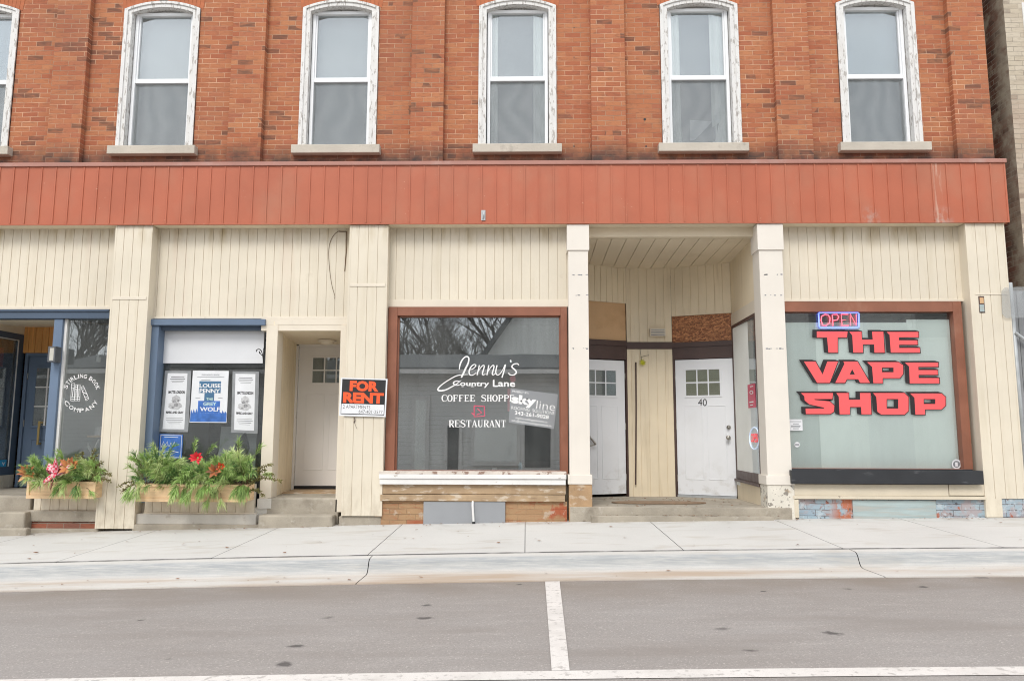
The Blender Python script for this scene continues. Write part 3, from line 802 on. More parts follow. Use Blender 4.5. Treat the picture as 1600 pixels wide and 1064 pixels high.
def room(x0, x1, y0, y1, z0, z1, mats=('midroom', 'dark'), floor=None):
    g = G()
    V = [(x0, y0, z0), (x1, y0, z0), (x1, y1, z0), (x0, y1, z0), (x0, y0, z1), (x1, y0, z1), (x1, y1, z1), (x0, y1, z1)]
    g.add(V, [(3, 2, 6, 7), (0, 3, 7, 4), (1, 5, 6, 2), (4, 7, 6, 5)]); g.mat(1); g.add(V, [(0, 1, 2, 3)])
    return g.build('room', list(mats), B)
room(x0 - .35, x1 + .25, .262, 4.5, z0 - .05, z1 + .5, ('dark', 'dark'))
g = G()
g.pbox(592, 885, 736.5, 741, -.03, .12); g.mat(1).pbox(592, 885, 741.2, 748, -.05, .13); g.pbox(593, 884, 748.3, 757, -.035, .13)
g.build('sill', ['chipped', 'whitewood'], CW, bevel=.003)
g = G(); g.pbox(595, 884, 757.2, 772, .01, .2); g.pbox(594, 883, 773, 783, -.012, .2); g.build('stall_board', 'tan_wood', CW, bevel=.004)
zlo = Z(700, 822, .03)
g = G(); g.box(X(586, 800, .03), X(886, 800, .03), .03, .2, zlo - .12, Z(740, 783.2, .03)); g.build('stall_base', 'brick_base', CW)
g = G(); g.pbox(661.5, 789.5, 783.5, 819, .0, .028); g.build('access_panel', 'grey_panel', CW, bevel=.004)
dp = G(); pa = at(738.5, 783, -.035); pb = at(740, 815, -.035)
dp.tube([pa + Vector((0, .06, .0)), pa + Vector((0, .01, -.012)), pa + Vector((0, 0, -.05)), pb], .014, 8)
dp.mat(1).tube([pb, pb + Vector((.004, -.01, -.035))], .02, 8)
tag(dp.build('drain_pipe', ['whitewood', 'black'], origin=pb), 'short white drain pipe down the grey panel under the coffee shop window', 'pipe')

# lettering on the cafe glass
YL = YG - .0022
def sc_pts(pts): return [F0.uz(660 + p[0] / 6.65, 540 + p[1] / 6.65, YL) + ((p[2] / 6.65 / 122,) if len(p) > 2 else ()) for p in pts]
def smooth(pts, n=5):
    out = []; m = len(pts)
    for i in range(m - 1):
        p0, p1, p2, p3 = pts[max(i - 1, 0)], pts[i], pts[i + 1], pts[min(i + 2, m - 1)]
        for k in range(n):
            t = k / n
            out.append(tuple(.5 * (2 * b + (c - a) * t + (2 * a - 5 * b + 4 * c - d) * t * t + (3 * b - a - 3 * c + d) * t ** 3) for a, b, c, d in zip(p0, p1, p2, p3)))
    out.append(pts[-1]); return out
g = G(); kk = 0
for st in ([(383, 248, 8), (392, 195, 16), (418, 142, 14), (455, 114, 12), (482, 128, 14), (476, 180, 16), (450, 235, 18), (425, 290, 18), (404, 332, 16)],
           [(478, 300, 6), (420, 302, 9), (350, 315, 10), (255, 368, 10), (185, 420, 12), (160, 455, 15), (182, 468, 16), (240, 460, 14), (300, 430, 12), (352, 400, 10), (405, 358, 5)],
           [(490, 252, 8), (528, 238, 9), (556, 208, 9), (540, 195, 9), (508, 216, 12), (486, 262, 14), (492, 300, 12), (522, 306, 9), (562, 280, 6)],
           [(592, 203, 12), (568, 306, 13)], [(572, 282, 6), (608, 226, 9), (634, 203, 9), (642, 222, 12), (624, 288, 13), (634, 304, 9), (656, 292, 6)],
           [(690, 203, 12), (670, 306, 13)], [(674, 282, 6), (710, 226, 9), (735, 203, 9), (744, 222, 12), (726, 288, 13), (737, 304, 9), (758, 290, 6)],
           [(776, 203, 12), (762, 272, 13), (774, 302, 11), (802, 296, 9), (834, 252, 8), (858, 198, 8)], [(864, 195, 12), (846, 270, 13), (826, 332, 13)],
           [(912, 150, 14), (918, 160, 16), (920, 174, 10)],
           [(1002, 204, 10), (986, 187, 10), (946, 195, 12), (930, 222, 14), (962, 252, 15), (976, 280, 14), (950, 304, 12), (906, 300, 10), (897, 280, 8)]):
    kk += 1; g.ribbon(sc_pts(smooth(st)), .01, YL - kk * .00012)
# "Country Lane" with slab feet, and the two roman lines, as strokes
SER = {
 'C': [[(.92, .78, .06), (.82, .97, .06), (.5, 1, .07), (.2, .84, .15), (.1, .5, .19), (.2, .16, .15), (.52, 0, .07), (.84, .06, .06), (.95, .24, .05)], [(.93, .97, .04), (.93, .72, .04)]],
 'O': [[(.5, 1, .07), (.2, .84, .15), (.1, .5, .19), (.2, .16, .15), (.5, 0, .07), (.8, .16, .15), (.9, .5, .19), (.8, .84, .15), (.5, 1, .07)]],
 'F': [[(.25, 0, .18), (.25, 1, .18)], [(.05, .97, .07), (.9, .97, .07)], [(.25, .52, .06), (.68, .52, .06)], [(.05, .03, .06), (.47, .03, .06)], [(.88, 1, .05), (.88, .72, .05)], [(.66, .65, .05), (.66, .39, .05)]],
 'E': [[(.25, 0, .18), (.25, 1, .18)], [(.05, .97, .07), (.9, .97, .07)], [(.25, .52, .06), (.68, .52, .06)], [(.05, .03, .07), (.95, .03, .07)], [(.88, 1, .05), (.88, .72, .05)], [(.93, 0, .05), (.93, .28, .05)], [(.66, .65, .05), (.66, .39, .05)]],
 'S': [[(.84, .80, .05), (.70, .97, .06), (.42, 1, .08), (.16, .86, .14), (.20, .66, .17), (.5, .53, .18), (.82, .38, .17), (.86, .16, .14), (.58, 0, .08), (.28, .03, .06), (.1, .22, .05)], [(.86, 1, .05), (.86, .74, .05)], [(.1, 0, .05), (.1, .26, .05)]],
 'H': [[(.22, 0, .17), (.22, 1, .17)], [(.78, 0, .17), (.78, 1, .17)], [(.22, .52, .06), (.78, .52, .06)]] + [[(a - .2, b, .06), (a + .2, b, .06)] for a in (.22, .78) for b in (.03, .97)],
 'P': [[(.25, 0, .18), (.25, 1, .18)], [(.05, .97, .07), (.55, .97, .08), (.84, .88, .13), (.90, .74, .17), (.82, .57, .13), (.55, .49, .07), (.25, .49, .06)], [(.05, .03, .06), (.47, .03, .06)]],
 'R': [[(.25, 0, .18), (.25, 1, .18)], [(.05, .97, .07), (.55, .97, .08), (.80, .88, .13), (.84, .74, .17), (.76, .58, .13), (.52, .50, .07), (.25, .50, .06)], [(.05, .03, .06), (.45, .03, .06)], [(.50, .50, .14), (.72, .22, .17), (.86, .03, .16), (1.0, .02, .05)]],
 'T': [[(.5, 0, .18), (.5, 1, .18)], [(.06, .97, .07), (.94, .97, .07)], [(.28, .03, .06), (.72, .03, .06)], [(.07, 1, .05), (.07, .7, .05)], [(.93, 1, .05), (.93, .7, .05)]],
 'A': [[(.12, 0, .07), (.48, 1, .08)], [(.48, 1, .15), (.84, 0, .19)], [(.22, .34, .06), (.72, .34, .06)], [(0, .03, .06), (.28, .03, .06)], [(.62, .03, .06), (1.02, .03, .06)]],
 'U': [[(.22, 1, .17), (.22, .3, .17), (.32, .08, .13), (.54, .01, .08), (.74, .12, .08), (.80, .35, .08), (.80, 1, .08)], [(.02, .97, .06), (.42, .97, .06)], [(.64, .97, .06), (.96, .97, .06)]],
 'N': [[(.18, 0, .08), (.18, 1, .08)], [(.10, 1, .1), (.20, .96, .16), (.80, .04, .18), (.84, 0, .1)], [(.82, 0, .08), (.82, 1, .08)], [(0, .97, .06), (.2, .97, .06)], [(0, .03, .06), (.36, .03, .06)], [(.64, .97, .06), (1, .97, .06)]],
}
def roman(g, word, l, r, t, b, y, gap=.06, heavy=1.05):
    global kk
    n = len(word); cw = (r - l) / (n + gap * (n - 1)); step = cw * (1 + gap); hpx = b - t
    for i, ch in enumerate(word):
        if ch == ' ': continue
        for st in SER[ch]:
            kk += 1
            pts = [(l + i * step + p[0] * cw, b - p[1] * hpx, p[2] * heavy) for p in st]
            if len(pts) > 3: pts = smooth(pts, 3)
            g.ribbon([F0.uz(p[0], p[1], y) + (p[2] * hpx / 122,) for p in pts], .01, y - (kk % 40) * .00012)
roman(g, 'COFFEE SHOPPE', 690, 804, 617, 627, YL)
roman(g, 'RESTAURANT', 701, 791, 656.5, 667, YL)
g.text('Country', ((707.5, 594.5), (764.5, 595.5), (764, 606), (707, 605)), YL - .006, .02)
g.text('Lane', ((770, 593.5), (805, 594), (805, 604.5), (770, 604)), YL - .006, .02)
for a, b in ((771, 777), (771, 778), (721, 725), (736, 741)):
    kk += 1; g.ribbon([F0.uz(a, 604, YL), F0.uz(b, 604, YL)], .008, YL - kk * .00012)
g.build('lettering', 'white', CW)

# things inside the cafe window
def tq(a, b, tl, tr, br, bl):
    return ((tl[0] * (1 - a) + tr[0] * a) * (1 - b) + (bl[0] * (1 - a) + br[0] * a) * b, (tl[1] * (1 - a) + tr[1] * a) * (1 - b) + (bl[1] * (1 - a) + br[1] * a) * b)
YS = YG - .0009
Q = ((798, 606.5), (872, 616), (865.5, 670), (795, 660))
def subq(l, r, t, b): return tuple(tq(a, c, *Q) for a, c in ((l, t), (r, t), (r, b), (l, b)))
g = G(); g.pprism(Q, YS, YS + .0007)
SKY = thing('contractor_sign', 'grey contractor sign with phone number tilted in the coffee shop window', 'sign', at(832, 665, YS))
g.build('sign_board', 'signgrey', SKY)
g = G(); yy = YS - .0003
g.text('PROJECT BY:', subq(.04, .38, .05, .12), yy, .01)
g.text('sky', subq(.03, .56, .16, .50), yy, .05)
g.text('line', subq(.57, .97, .25, .49), yy, -.012)
g.text('ROOFING  SOLUTIONS', subq(.04, .97, .51, .60), yy - .0001, .0)
g.text('343-261-9028', subq(.12, .86, .63, .745), yy, .02)
g.text('skylineroofingsolutions.ca', subq(.14, .84, .80, .88), yy, .0)
g.text('info@skylineroofingsolutions.ca', subq(.06, .94, .89, .97), yy, .0)
g.build('lettering', 'white', SKY)
g = G(); g.pprism(((793, 607), (802, 608), (800, 644), (793, 642)), YS + .012, YS + .016); g.pprism(((796, 590), (804, 584), (806, 594), (800, 600)), YS + .012, YS + .016)
tag(g.build('red_streamer', 'pinkred', origin=at(798, 640, YS)), 'faded red paper strip at the left edge of the tilted grey contractor sign', 'paper')
g = G(); 
for st in ([(741, 634), (741, 651), (757, 650), (757, 635), (741, 634)], [(746, 638), (753, 645), (745, 648)], [(737, 645), (741, 648)]):
    kk += 1; g.ribbon([F0.uz(a, b, YS) for a, b in st], .014, YS - kk * .0001)
tag(g.build('red_sticker', 'pinkred', origin=at(749, 643, YS)), 'faded red sticker on the coffee shop glass between the words shoppe and restaurant', 'sticker')
zs = Z(740, 736.5, .3)
g = G(); c = at(813, 733, .31); g.lathe((c.x, .31, zs), (0, 0, 1), [(0, .027), (.085, .027), (.1, .018), (.115, .018), (.12, .010)], 14)
tag(g.build('blue_bottle', 'bluebottle', smooth=True, origin=(c.x, .31, zs)), 'small light blue bottle standing inside on the coffee shop window ledge', 'bottle')
g = G(); c = at(773, 733, .31); g.lathe((c.x, .31, zs), (0, 0, 1), [(0, .036), (.022, .036)], 14); g.mat(1).lathe((c.x, .31, zs + .0221), (0, 0, 1), [(0, .034), (.02, .034)], 14)
tag(g.build('paint_tub', ['pinkred', 'white'], origin=(c.x, .31, zs)), 'small red tub with white lid inside on the coffee shop window ledge', 'tub')
g = G().box(x0 - .3, x1 + .2, .27, .5, zs - .03, zs - .001); g.build('window_ledge', 'midroom', CW)

# ---- vape shop front
VW, (x0, x1, z0, z1) = shopframe(1224, 1231.5, 1498, 1512, 471.5, 487, 732, 741, .12, .26, 610, 'brown')
G().box(x0 - .01, x1 + .01, YG, YG + .006, z0 - .01, z1 + .01).build('pane', 'glass_shop', VW)
zt = Z(1360, 504, .225)
for a, b, m, y in ((1226, 1279, 'film_d', .222), (1278, 1354, 'film_l', .219), (1353, 1424, 'film', .222), (1423, 1505, 'film_l', .225)):
    G().box(X(a, 610, y), X(b, 610, y), y, y + .0015, z0 - .02, zt + (.04 if a > 1400 else 0)).build('frosted_film', m, VW)
room(x0 - .3, x1 + .2, .262, 3.6, z0 - .3, z1 + .02, ('blind_w', 'dark'))
g = G()
for yy in (.5, 1.1, 1.7, 2.3): g.box(x0 - .2, x1 + .2, yy, yy + .012, z1 + .006, z1 + .016)
pb = [(1396, 503), (1400, 503), (1436, 488), (1432, 488)]
g.pprism(pb, .8, .83); g.pprism([(1415, 491), (1440, 489), (1440, 500), (1425, 503)], .9, .93)
g.build('ceiling_track', 'ink', VW)
# letters
def vp(pts): return [(1220 + a / 4.8375, 460 + b / 4.8375) for a, b in pts]
LET = [
 ([(272, 280), (505, 280), (500, 326), (430, 326), (430, 440), (360, 440), (350, 326), (272, 326)],),
 ([(518, 282), (610, 282), (613, 342), (695, 342), (690, 282), (775, 282), (785, 440), (708, 440), (706, 378), (620, 378), (622, 440), (548, 440), (540, 310)],),
 ([(800, 284), (1040, 284), (1040, 324), (893, 324), (893, 347), (1032, 347), (1034, 380), (895, 380), (895, 405), (1050, 405), (1053, 440), (832, 440), (822, 306)],),
 ([(175, 507), (262, 507), (316, 605), (352, 507), (432, 507), (370, 668), (275, 668)],),
 ([(472, 507), (580, 507), (675, 668), (600, 668), (585, 640), (500, 640), (485, 668), (412, 668), (482, 522)], [(540, 565), (560, 605), (520, 605)]),
 ([(652, 512), (890, 512), (925, 535), (925, 600), (900, 632), (770, 632), (770, 670), (700, 670), (690, 548)], [(765, 553), (852, 553), (852, 588), (765, 588)]),
 ([(938, 515), (1190, 515), (1190, 547), (1040, 547), (1040, 572), (1185, 572), (1187, 607), (1042, 607), (1042, 632), (1197, 632), (1198, 672), (975, 672), (970, 545)],),
 ([(152, 745), (395, 745), (390, 790), (255, 790), (255, 797), (370, 808), (405, 840), (402, 885), (375, 903), (190, 903), (187, 862), (325, 862), (328, 855), (215, 830), (180, 800), (178, 770)],),
 ([(420, 745), (512, 745), (514, 795), (600, 795), (598, 745), (678, 745), (685, 905), (610, 905), (607, 850), (522, 850), (522, 905), (445, 905), (438, 772)],),
 ([(698, 745), (935, 745), (965, 775), (965, 880), (935, 908), (760, 908), (730, 885), (722, 775)], [(800, 790), (888, 790), (888, 862), (800, 862)]),
 ([(978, 748), (1215, 748), (1245, 775), (1245, 840), (1215, 868), (1090, 868), (1090, 908), (1018, 908), (1010, 780)], [(1080, 790), (1168, 790), (1168, 828), (1080, 828)]),
]
g = G(); gb = G(); yb = YG - .004
def offs(ring, d):
    n = len(ring); A = sum(ring[i][0] * ring[(i + 1) % n][1] - ring[(i + 1) % n][0] * ring[i][1] for i in range(n))
    sg = 1 if A > 0 else -1; out = []
    for i in range(n):
        p0, p1, p2 = Vector(ring[i - 1]), Vector(ring[i]), Vector(ring[(i + 1) % n])
        e1 = (p1 - p0).normalized(); e2 = (p2 - p1).normalized()
        n1 = Vector((e1.y, -e1.x)) * sg; n2 = Vector((e2.y, -e2.x)) * sg
        b = (n1 + n2); L = b.length
        b = b / L if L > 1e-6 else n1
        out.append(tuple(p1 + b * d / max(.45, b.dot(n1))))
    return out
for rings in LET:
    g.pfill([vp(r) for r in rings], YG - .0036)
    for k in range(9):
        t = k / 8
        big = [offs(rings[0], 5.5)] + [offs(r, -5.5) for r in rings[1:]]
        gb.pfill([vp([(a - 28 * t, b - 8 * t) for a, b in r]) for r in big], YG - .0032 + k * .0002)
gb.v += g.v; nb = len(gb.v) - len(g.v)
for f in g.f: gb.f.append([i + nb for i in f]); gb.mi.append(1)
gb.build('lettering', ['blackvinyl', 'redvinyl'], VW)
# black trough sill, chipped timber, blue base
g = G(); yf = -.075
a, b = X(1237, 745, yf), X(1537, 745, yf); zt_, zb_2 = Z(1387, 735, yf), Z(1387, 756, yf)
g.box(a, b, yf, yf + .02, zb_2, zt_); g.box(a, a + .02, yf + .0205, .12, zb_2, zt_); g.box(b - .02, b, yf + .0205, .12, zb_2, zt_)
g.box(a + .021, b - .021, yf + .0205, .12, zb_2 + .02, zt_ - .035); g.box(a + .021, b - .021, .10, .119, zt_ - .034, zt_ + .01)
g.build('sill_trough', 'blackwood', VW, bevel=.004)
g = G(); g.pbox(1239, 1482, 756.5, 774.5, .0, .2); g.pbox(1483, 1538, 757, 774, .004, .2); g.pbox(1240, 1541, 775, 780, -.02, .2); g.pbox(1241.5, 1248.5, 780.2, 809, -.015, .2)
g.build('stall_board', 'creamchip', VW, bevel=.003)
g = G(); g.box(X(1248, 795, .03), X(1546, 795, .03), .03, .2, -.1, Z(1390, 780.2, .03)); g.build('stall_base', 'brick_blue', VW)
g = G(); g.pbox(1333, 1463, 781.5, 812, .015, .03); g.build('access_panel', 'bluewood', VW, bevel=.003)
# small stickers on the vape glass
g = G(); g.pbox(1232.5, 1254, 655, 672.5, YG - .004, YG - .001); g.mat(1)
for t, l, r in ((658, 1234, 1252), (661.5, 1239, 1248), (664.5, 1236, 1251), (666, 1236, 1250), (669, 1239, 1248)): g.pbox(l, r, t, t + 1.1, YG - .0046, YG - .0041)
tag(g.build('notice_sticker', ['paper', 'ink'], origin=at(1243, 672, YG)), 'small white rectangular notice on the lower left of the vape shop glass', 'sticker')
def disc(g, px, py, rpx, y, n=20, ry=None, inner=0):
    ring = [(px + rpx * math.cos(2 * math.pi * k / n), py + (ry or rpx) * math.sin(2 * math.pi * k / n)) for k in range(n)]
    if not inner: g.pfill([ring], y)
    else: g.pfill([ring, [(px + (a - px) * inner, py + (b - py) * inner) for a, b in ring]], y)
g = G(); disc(g, 1245.5, 694.5, 4.3, YG - .002); g.mat(1); g.pbox(1242.5, 1248.5, 693.5, 695.5, YG - .003, YG - .0024)
tag(g.build('round_sticker', ['paper', 'ink'], origin=at(1245, 699, YG)), 'small round white sticker below the notice on the vape shop glass', 'sticker')
g = G(); disc(g, 1494.5, 725, 7.6, YG - .002, inner=.72); g.mat(1); disc(g, 1494.5, 725, 5.2, YG - .0024, inner=.3); g.mat(0); g.pbox(1492.5, 1496.5, 722, 728.5, YG - .004, YG - .003)
tag(g.build('alarm_sticker', ['paper', 'ink'], origin=at(1494, 732, YG)), 'round black and white alarm sticker in the bottom right corner of the vape shop glass', 'sticker')
# neon OPEN sign
YN = YG - .03
NE = thing('neon_open_sign', 'lit red neon open sign with blue border, top of the vape shop window', 'neon sign', at(1310, 513, YN))
g = G().pbox(1278, 1342, 488.5, 513, YN + .012, YN + .022); g.build('backing', 'glass_dark', NE)
g = G(); r = [(1281, 488.5), (1340, 488.5), (1342, 490), (1342, 510), (1340, 512), (1282, 512), (1280, 510), (1279, 490), (1281, 488.5)]
g.tube([F0.pt(a, b, YN) for a, b in r], .009, 6); g.build('border_tube', 'blue_neon', NE)
g = G()
for st in ([(1289, 491.5), (1284, 494), (1283, 501), (1285.5, 508), (1291, 508.5), (1296, 505), (1297, 497), (1294, 492), (1289, 491.5)],
           [(1301.5, 509), (1300.5, 491.5), (1308, 491.5), (1310.5, 495), (1308.5, 500), (1301, 500.5)],
           [(1325, 491), (1314.5, 491), (1315, 500), (1323, 500), (1315, 500), (1315.5, 508.5), (1326, 508.5)],
           [(1329, 508.5), (1328.5, 491), (1338, 508), (1338, 491)]):
    g.tube([F0.pt(a, b, YN - .004) for a, b in st], .0062, 6)
g.build('letter_tubes', 'red_neon', NE)

# ---- recessed entry between the white posts
YB = 1.85
pL = at(980.5, 600, YB); pR = at(1051.5, 600, YB); pC = at(1148, 640, 1.50); pLL = at(880, 640, 1.42)
PD = (X(1197, 700, .06), .27)
FC = Frame((pL.x, YB), (pR.x, YB))
FR = Frame((pR.x, YB), (pC.x, 1.50))
FL = Frame((pLL.x, 1.42), (pL.x, YB))
FS = Frame((pC.x, 1.50), PD)
FH = Frame((X(889), .27), (pLL.x, 1.42))
zc0 = Z(1050, 370, .17); zcb = Z(1016, 420, YB)
zcf = lambda y: zc0 + (zcb - zc0) * (y - .17) / (YB - .17)
zf0 = Z(1060, 792.5, -.02); zfb = Z(1016, 775.5, YB)
zff = lambda y: zf0 + (zfb - zf0) * (y + .02) / (YB + .02)
AL = G()
EN = G(FC).siding(0, FC.len, zfb - .05, zcb + .1, 0, pitch=.128, ph=.06).build('entry_wall', 'siding_lift', B)
# soffit drop and ceiling boards
G().box(X(905), X(1200), .172, .26, zc0, ZF0 + .003).build('drop_trim', 'ceiling', B)
g = G(); x = X(890, 400); xe = X(1215, 400); pw = .193
while x < xe:
    ya, yb_ = .265, 2.3
    V = [(x + .004, ya, zcf(ya)), (x + pw - .004, ya, zcf(ya)), (x + pw - .004, yb_, zcf(yb_)), (x + .004, yb_, zcf(yb_))]
    g.add(V + [(a, b, c + .012) for a, b, c in V], [(0, 1, 2, 3), (0, 1, 5, 4), (1, 2, 6, 5), (2, 3, 7, 6), (3, 0, 4, 7), (4, 5, 6, 7)]); x += pw
g.add([(X(890, 400), .265, zcf(.265) + .016), (xe, .265, zcf(.265) + .016), (xe, 2.3, zcf(2.3) + .016), (X(890, 400), 2.3, zcf(2.3) + .016)], [(0, 1, 2, 3)])
g.build('entry_ceiling', 'ceiling', B)
# floor and steps
g = G()
a, b = X(889), X(1197)
ring = [(a, -.02), (b + .25, -.02), (b + .25, 2.1), (a - .1, 2.1)]
V = [(x, y, zff(y)) for x, y in ring] + [(x, y, -.2) for x, y in ring]
g.add(V, [(0, 1, 2, 3), (0, 1, 5, 4), (1, 2, 6, 5), (2, 3, 7, 6), (3, 0, 4, 7)])
g.box(X(921), X(1197), -.10, -.022, -.15, Z(1060, 806.5, -.1))
g.build('entry_step', 'conc', B, bevel=.006)
# left leaf wall
def zpx(fr, px, py, off=0): return fr.uz(px, py, off)[1]
def upx(fr, px, py=650, off=0): return fr.uz(px, py, off)[0]
g = G(FL).siding(-.02, FL.len - .003, zpx(FL, 950, 472), zcb + .15, 0, pitch=.10, ph=.06); g.build('entry_wall', 'siding_lift', B)
g = G(FL).box(0, FL.len - .004, .02, .06, zpx(FL, 950, 531), zpx(FL, 950, 472) - .002); g.build('transom_board', 'tanboard', B)
g = G(FL); zt_, zb_3 = zpx(FL, 950, 531), zpx(FL, 950, 561)
g.box(0, FL.len - .004, -.012, .07, zt_ - .085, zt_ - .002); g.box(0, FL.len - .004, .0, .07, zb_3, zt_ - .086)
ud = upx(FL, 978.5)
g.box(ud + .003, FL.len - .004, -.006, .06, zfb - .1, zb_3 - .001)
g.build('door_frame', 'dkbrown', B, bevel=.003)
def hung_door(fr, u0, u1, z0, z1, glz, mat='door', glassm='glass_dark', hinge_left=True, back='midroom', panels=True):
    d = G(fr); W = u1 - u0
    d.box(u0, u1, .012, .055, z0, z1)
    for a, b in ((u0 + W * .14, u0 + W * .46), (u0 + W * .54, u0 + W * .86)):
        za, zb = z0 + .22, z0 + (z1 - z0) * .655
        for q in ((a, b, za, za + .012), (a, b, zb - .012, zb), (a, a + .012, za + .0125, zb - .0125), (b - .012, b, za + .0125, zb - .0125)):
            d.box(q[0], q[1], .0065, .0125, q[2], q[3])
    l, r, b, t = glz
    m = .03
    for q in ((l - m, r + m, t, t + m), (l - m, r + m, b - m, b), (l - m, l, b, t), (r, r + m, b, t)): d.box(q[0], q[1], .002, .013, q[2], q[3])
    D = d.build('door', mat, B, bevel=.003)
    g = G(fr).box(l, r, .0112, .0118, b, t); g.build('backing', back, D)
    g = G(fr).box(l, r, .007, .009, b, t); g.build('pane', glassm, D)
    g = G(fr)
    for k in (1, 2): x = l + (r - l) * k / 3; g.box(x - .009, x + .009, .002, .0112, b, t)
    zm = (t + b) / 2; g.box(l, r, .0024, .0112, zm - .009, zm + .009)
    g.build('muntin', mat, D)
    g = G(fr); uh = u0 - .004 if hinge_left else u1 + .004
    for q in (.12, .5, .88):
        z = z0 + (z1 - z0) * q; g.tube([(uh, .008, z - .05), (uh, .008, z + .05)], .008, 8)
    g.build('hinge', 'steel', D)
    return D
u1 = upx(FL, 977.5); u0 = u1 - .87
zt_, zb_4 = zpx(FL, 950, 562.5), zpx(FL, 950, 772)
gr = upx(FL, 962.5, 598); 
DL = hung_door(FL, u0, u1, zb_4, zt_, (gr - .52, gr, zpx(FL, 940, 617.5), zpx(FL, 940, 578.5)), hinge_left=False)
# door closer style pull handle on the left leaf
g = G(FL); p0 = FL.pt(916, 676, -.02); p1 = FL.pt(931, 694, -.05); p2 = FL.pt(920, 697, -.01)
g.tube([p0, p1], .016, 8); g.tube([p1, p2], .010, 8); g.build('handle', 'steel', DL)
# right leaf wall with door 40
g = G(FR).siding(.003, FR.len - .003, zpx(FR, 1098, 491.5), zcb + .15, 0, pitch=.118, ph=.06); g.build('entry_wall', 'siding_lift', B)
g = G(FR).box(.004, FR.len - .004, .02, .06, zpx(FR, 1098, 533.5), zpx(FR, 1098, 491.5) - .002); g.build('transom_board', 'osb', B)
g = G(FR); zt_, zb_3 = zpx(FR, 1098, 533.5), zpx(FR, 1098, 560)
g.box(.003, FR.len - .003, -.012, .07, zt_ - .075, zt_ - .002); g.box(.003, FR.len - .003, 0, .07, zb_3, zt_ - .076)
ul, ur = upx(FR, 1056.5), upx(FR, 1147.5)
g.box(.003, ul - .004, -.004, .06, zfb - .1, zb_3 - .001); g.box(ur + .003, FR.len - .003, -.004, .06, zfb - .1, zb_3 - .001)
g.build('door_frame', 'dkbrown', B, bevel=.003)
G(FC).box(-.01, FC.len + .01, -.015, -.001, zpx(FC, 1016, 545.5), zpx(FC, 1016, 534.5)).build('head_trim', 'dkbrown', B, bevel=.003)
MT['yellowish'] = pm('buff_blind', (.36, .33, .215), .8, .05)
DR = hung_door(FR, ul, ur, zpx(FR, 1100, 773.5), zpx(FR, 1100, 561), (upx(FR, 1073), upx(FR, 1126), zpx(FR, 1100, 617.5), zpx(FR, 1100, 577.5)), back='yellowish')
g = G(FR); 
for py, big in ((667.5, 0), (683.5, 1)):
    u, z = FR.uz(1138.5, py); g.lathe((u, .012, z), (0, -1, 0), [(0, .032), (.012, .03), (.02, .016), (.045, .016 if not big else .02)] + ([(.055, .03), (.075, .03), (.085, .018)] if big else []), 14)
g.build('door_handle', 'steel', DR, smooth=True)
g = G(FR); g.rtext('40', 1090.5, 1104.5, 623, 634.5, .0105, .0); g.build('house_number', 'black', DR)
g = G(FR).box(ul, ur, -.03, .06, zpx(FR, 1100, 773.8) - .035, zpx(FR, 1100, 773.8) - .002); g.build('threshold', 'galv', DR)
# splayed side with its window
gl, grr = .09, FS.len - .05
ua, ub = upx(FS, 1152, 640), FS.len
ztl, ztr = zpx(FS, 1150, 505), zpx(FS, 1184, 485)
zg = (ztl + ztr) / 2
zw0 = zpx(FS, 1160, 749)
g = G(FS).box(0, FS.len, 0, .03, zg, zc0 + .1); g.build('entry_wall', 'siding_lift', B)
g = G(FS); g.box(0, FS.len, -.01, -.0005, zg - .01, zg + .16); g.build('trim', 'trim', B)
SW = G(FS); f = .045
SW.box(.0, f, -.012, .05, zw0, zg - .012); SW.box(FS.len - f, FS.len, -.012, .05, zw0, zg - .012); SW.box(f, FS.len - f, -.012, .05, zg - .055, zg - .012); SW.box(f, FS.len - f, -.012, .05, zw0, zw0 + .12)
SW.box(-.0, FS.len, -.04, -.0125, zw0 - .035, zw0 + .0)
SW = SW.build('shop_window', 'dkbrown', B, bevel=.003)
G(FS).box(f, FS.len - f, .015, .02, zw0 + .12, zg - .055).build('pane', 'glass_up', SW)
G(FS).box(f, FS.len - f, .045, .047, zw0 + .12, zg - .30).build('frosted_film', 'film_d', SW)
G(FS).box(0, FS.len, 0.0, .04, -.1, zw0 - .036).build('stall_board', 'siding_lift', SW)
G(FH).box(0, FH.len, 0.0, .04, 0, zc0 + .1).build('entry_wall', 'siding_lift', B)
g = G(FS); yv = -.002
g.pbox(1168.5, 1180, 600, 637, .008, .012); g.mat(1)
disc(g, 1174, 613, 3.0, .006, inner=.6); g.pbox(1171, 1177, 627, 629, .005, .0075); g.pbox(1172, 1176, 632, 633.5, .005, .0075); g.pbox(1172, 1176.5, 603, 604.5, .005, .0075)
tag(g.build('red_sticker', ['pinkred', 'white'], origin=FS.M @ Vector(FS.pt(1174, 637))), 'tall red and white sticker on the side window beside door forty', 'sticker')
g = G(FS); OV = thing('oval_open_sign', 'oval open sign with red letters low in the side window of the entry', 'sign', FS.M @ Vector(FS.pt(1178, 701)))
ring = [(1178.5 + 7.5 * math.cos(k * math.pi / 12), 684.5 + 17 * math.sin(k * math.pi / 12)) for k in range(25)]
g.tube([FS.pt(a, b, .006) for a, b in ring], .008, 6); g.build('ring', 'led_white', OV)
g = G(FS); g.rtext('OPEN', 1173, 1184.5, 677, 691, .004, .02); g.build('lettering', 'led_red', OV)
g = G(FS); g.pbox(1167, 1189, 524, 534, .026, .04); g.mat(1)
for k in range(4): g.pbox(1169 + k * 4.6, 1172 + k * 4.6, 526, 532, .024, .0255)
tag(g.build('small_led_sign', ['led_red', 'ink'], origin=FS.M @ Vector(FS.pt(1178, 534))), 'small red strip sign hanging in the top of the entry side window', 'sign')
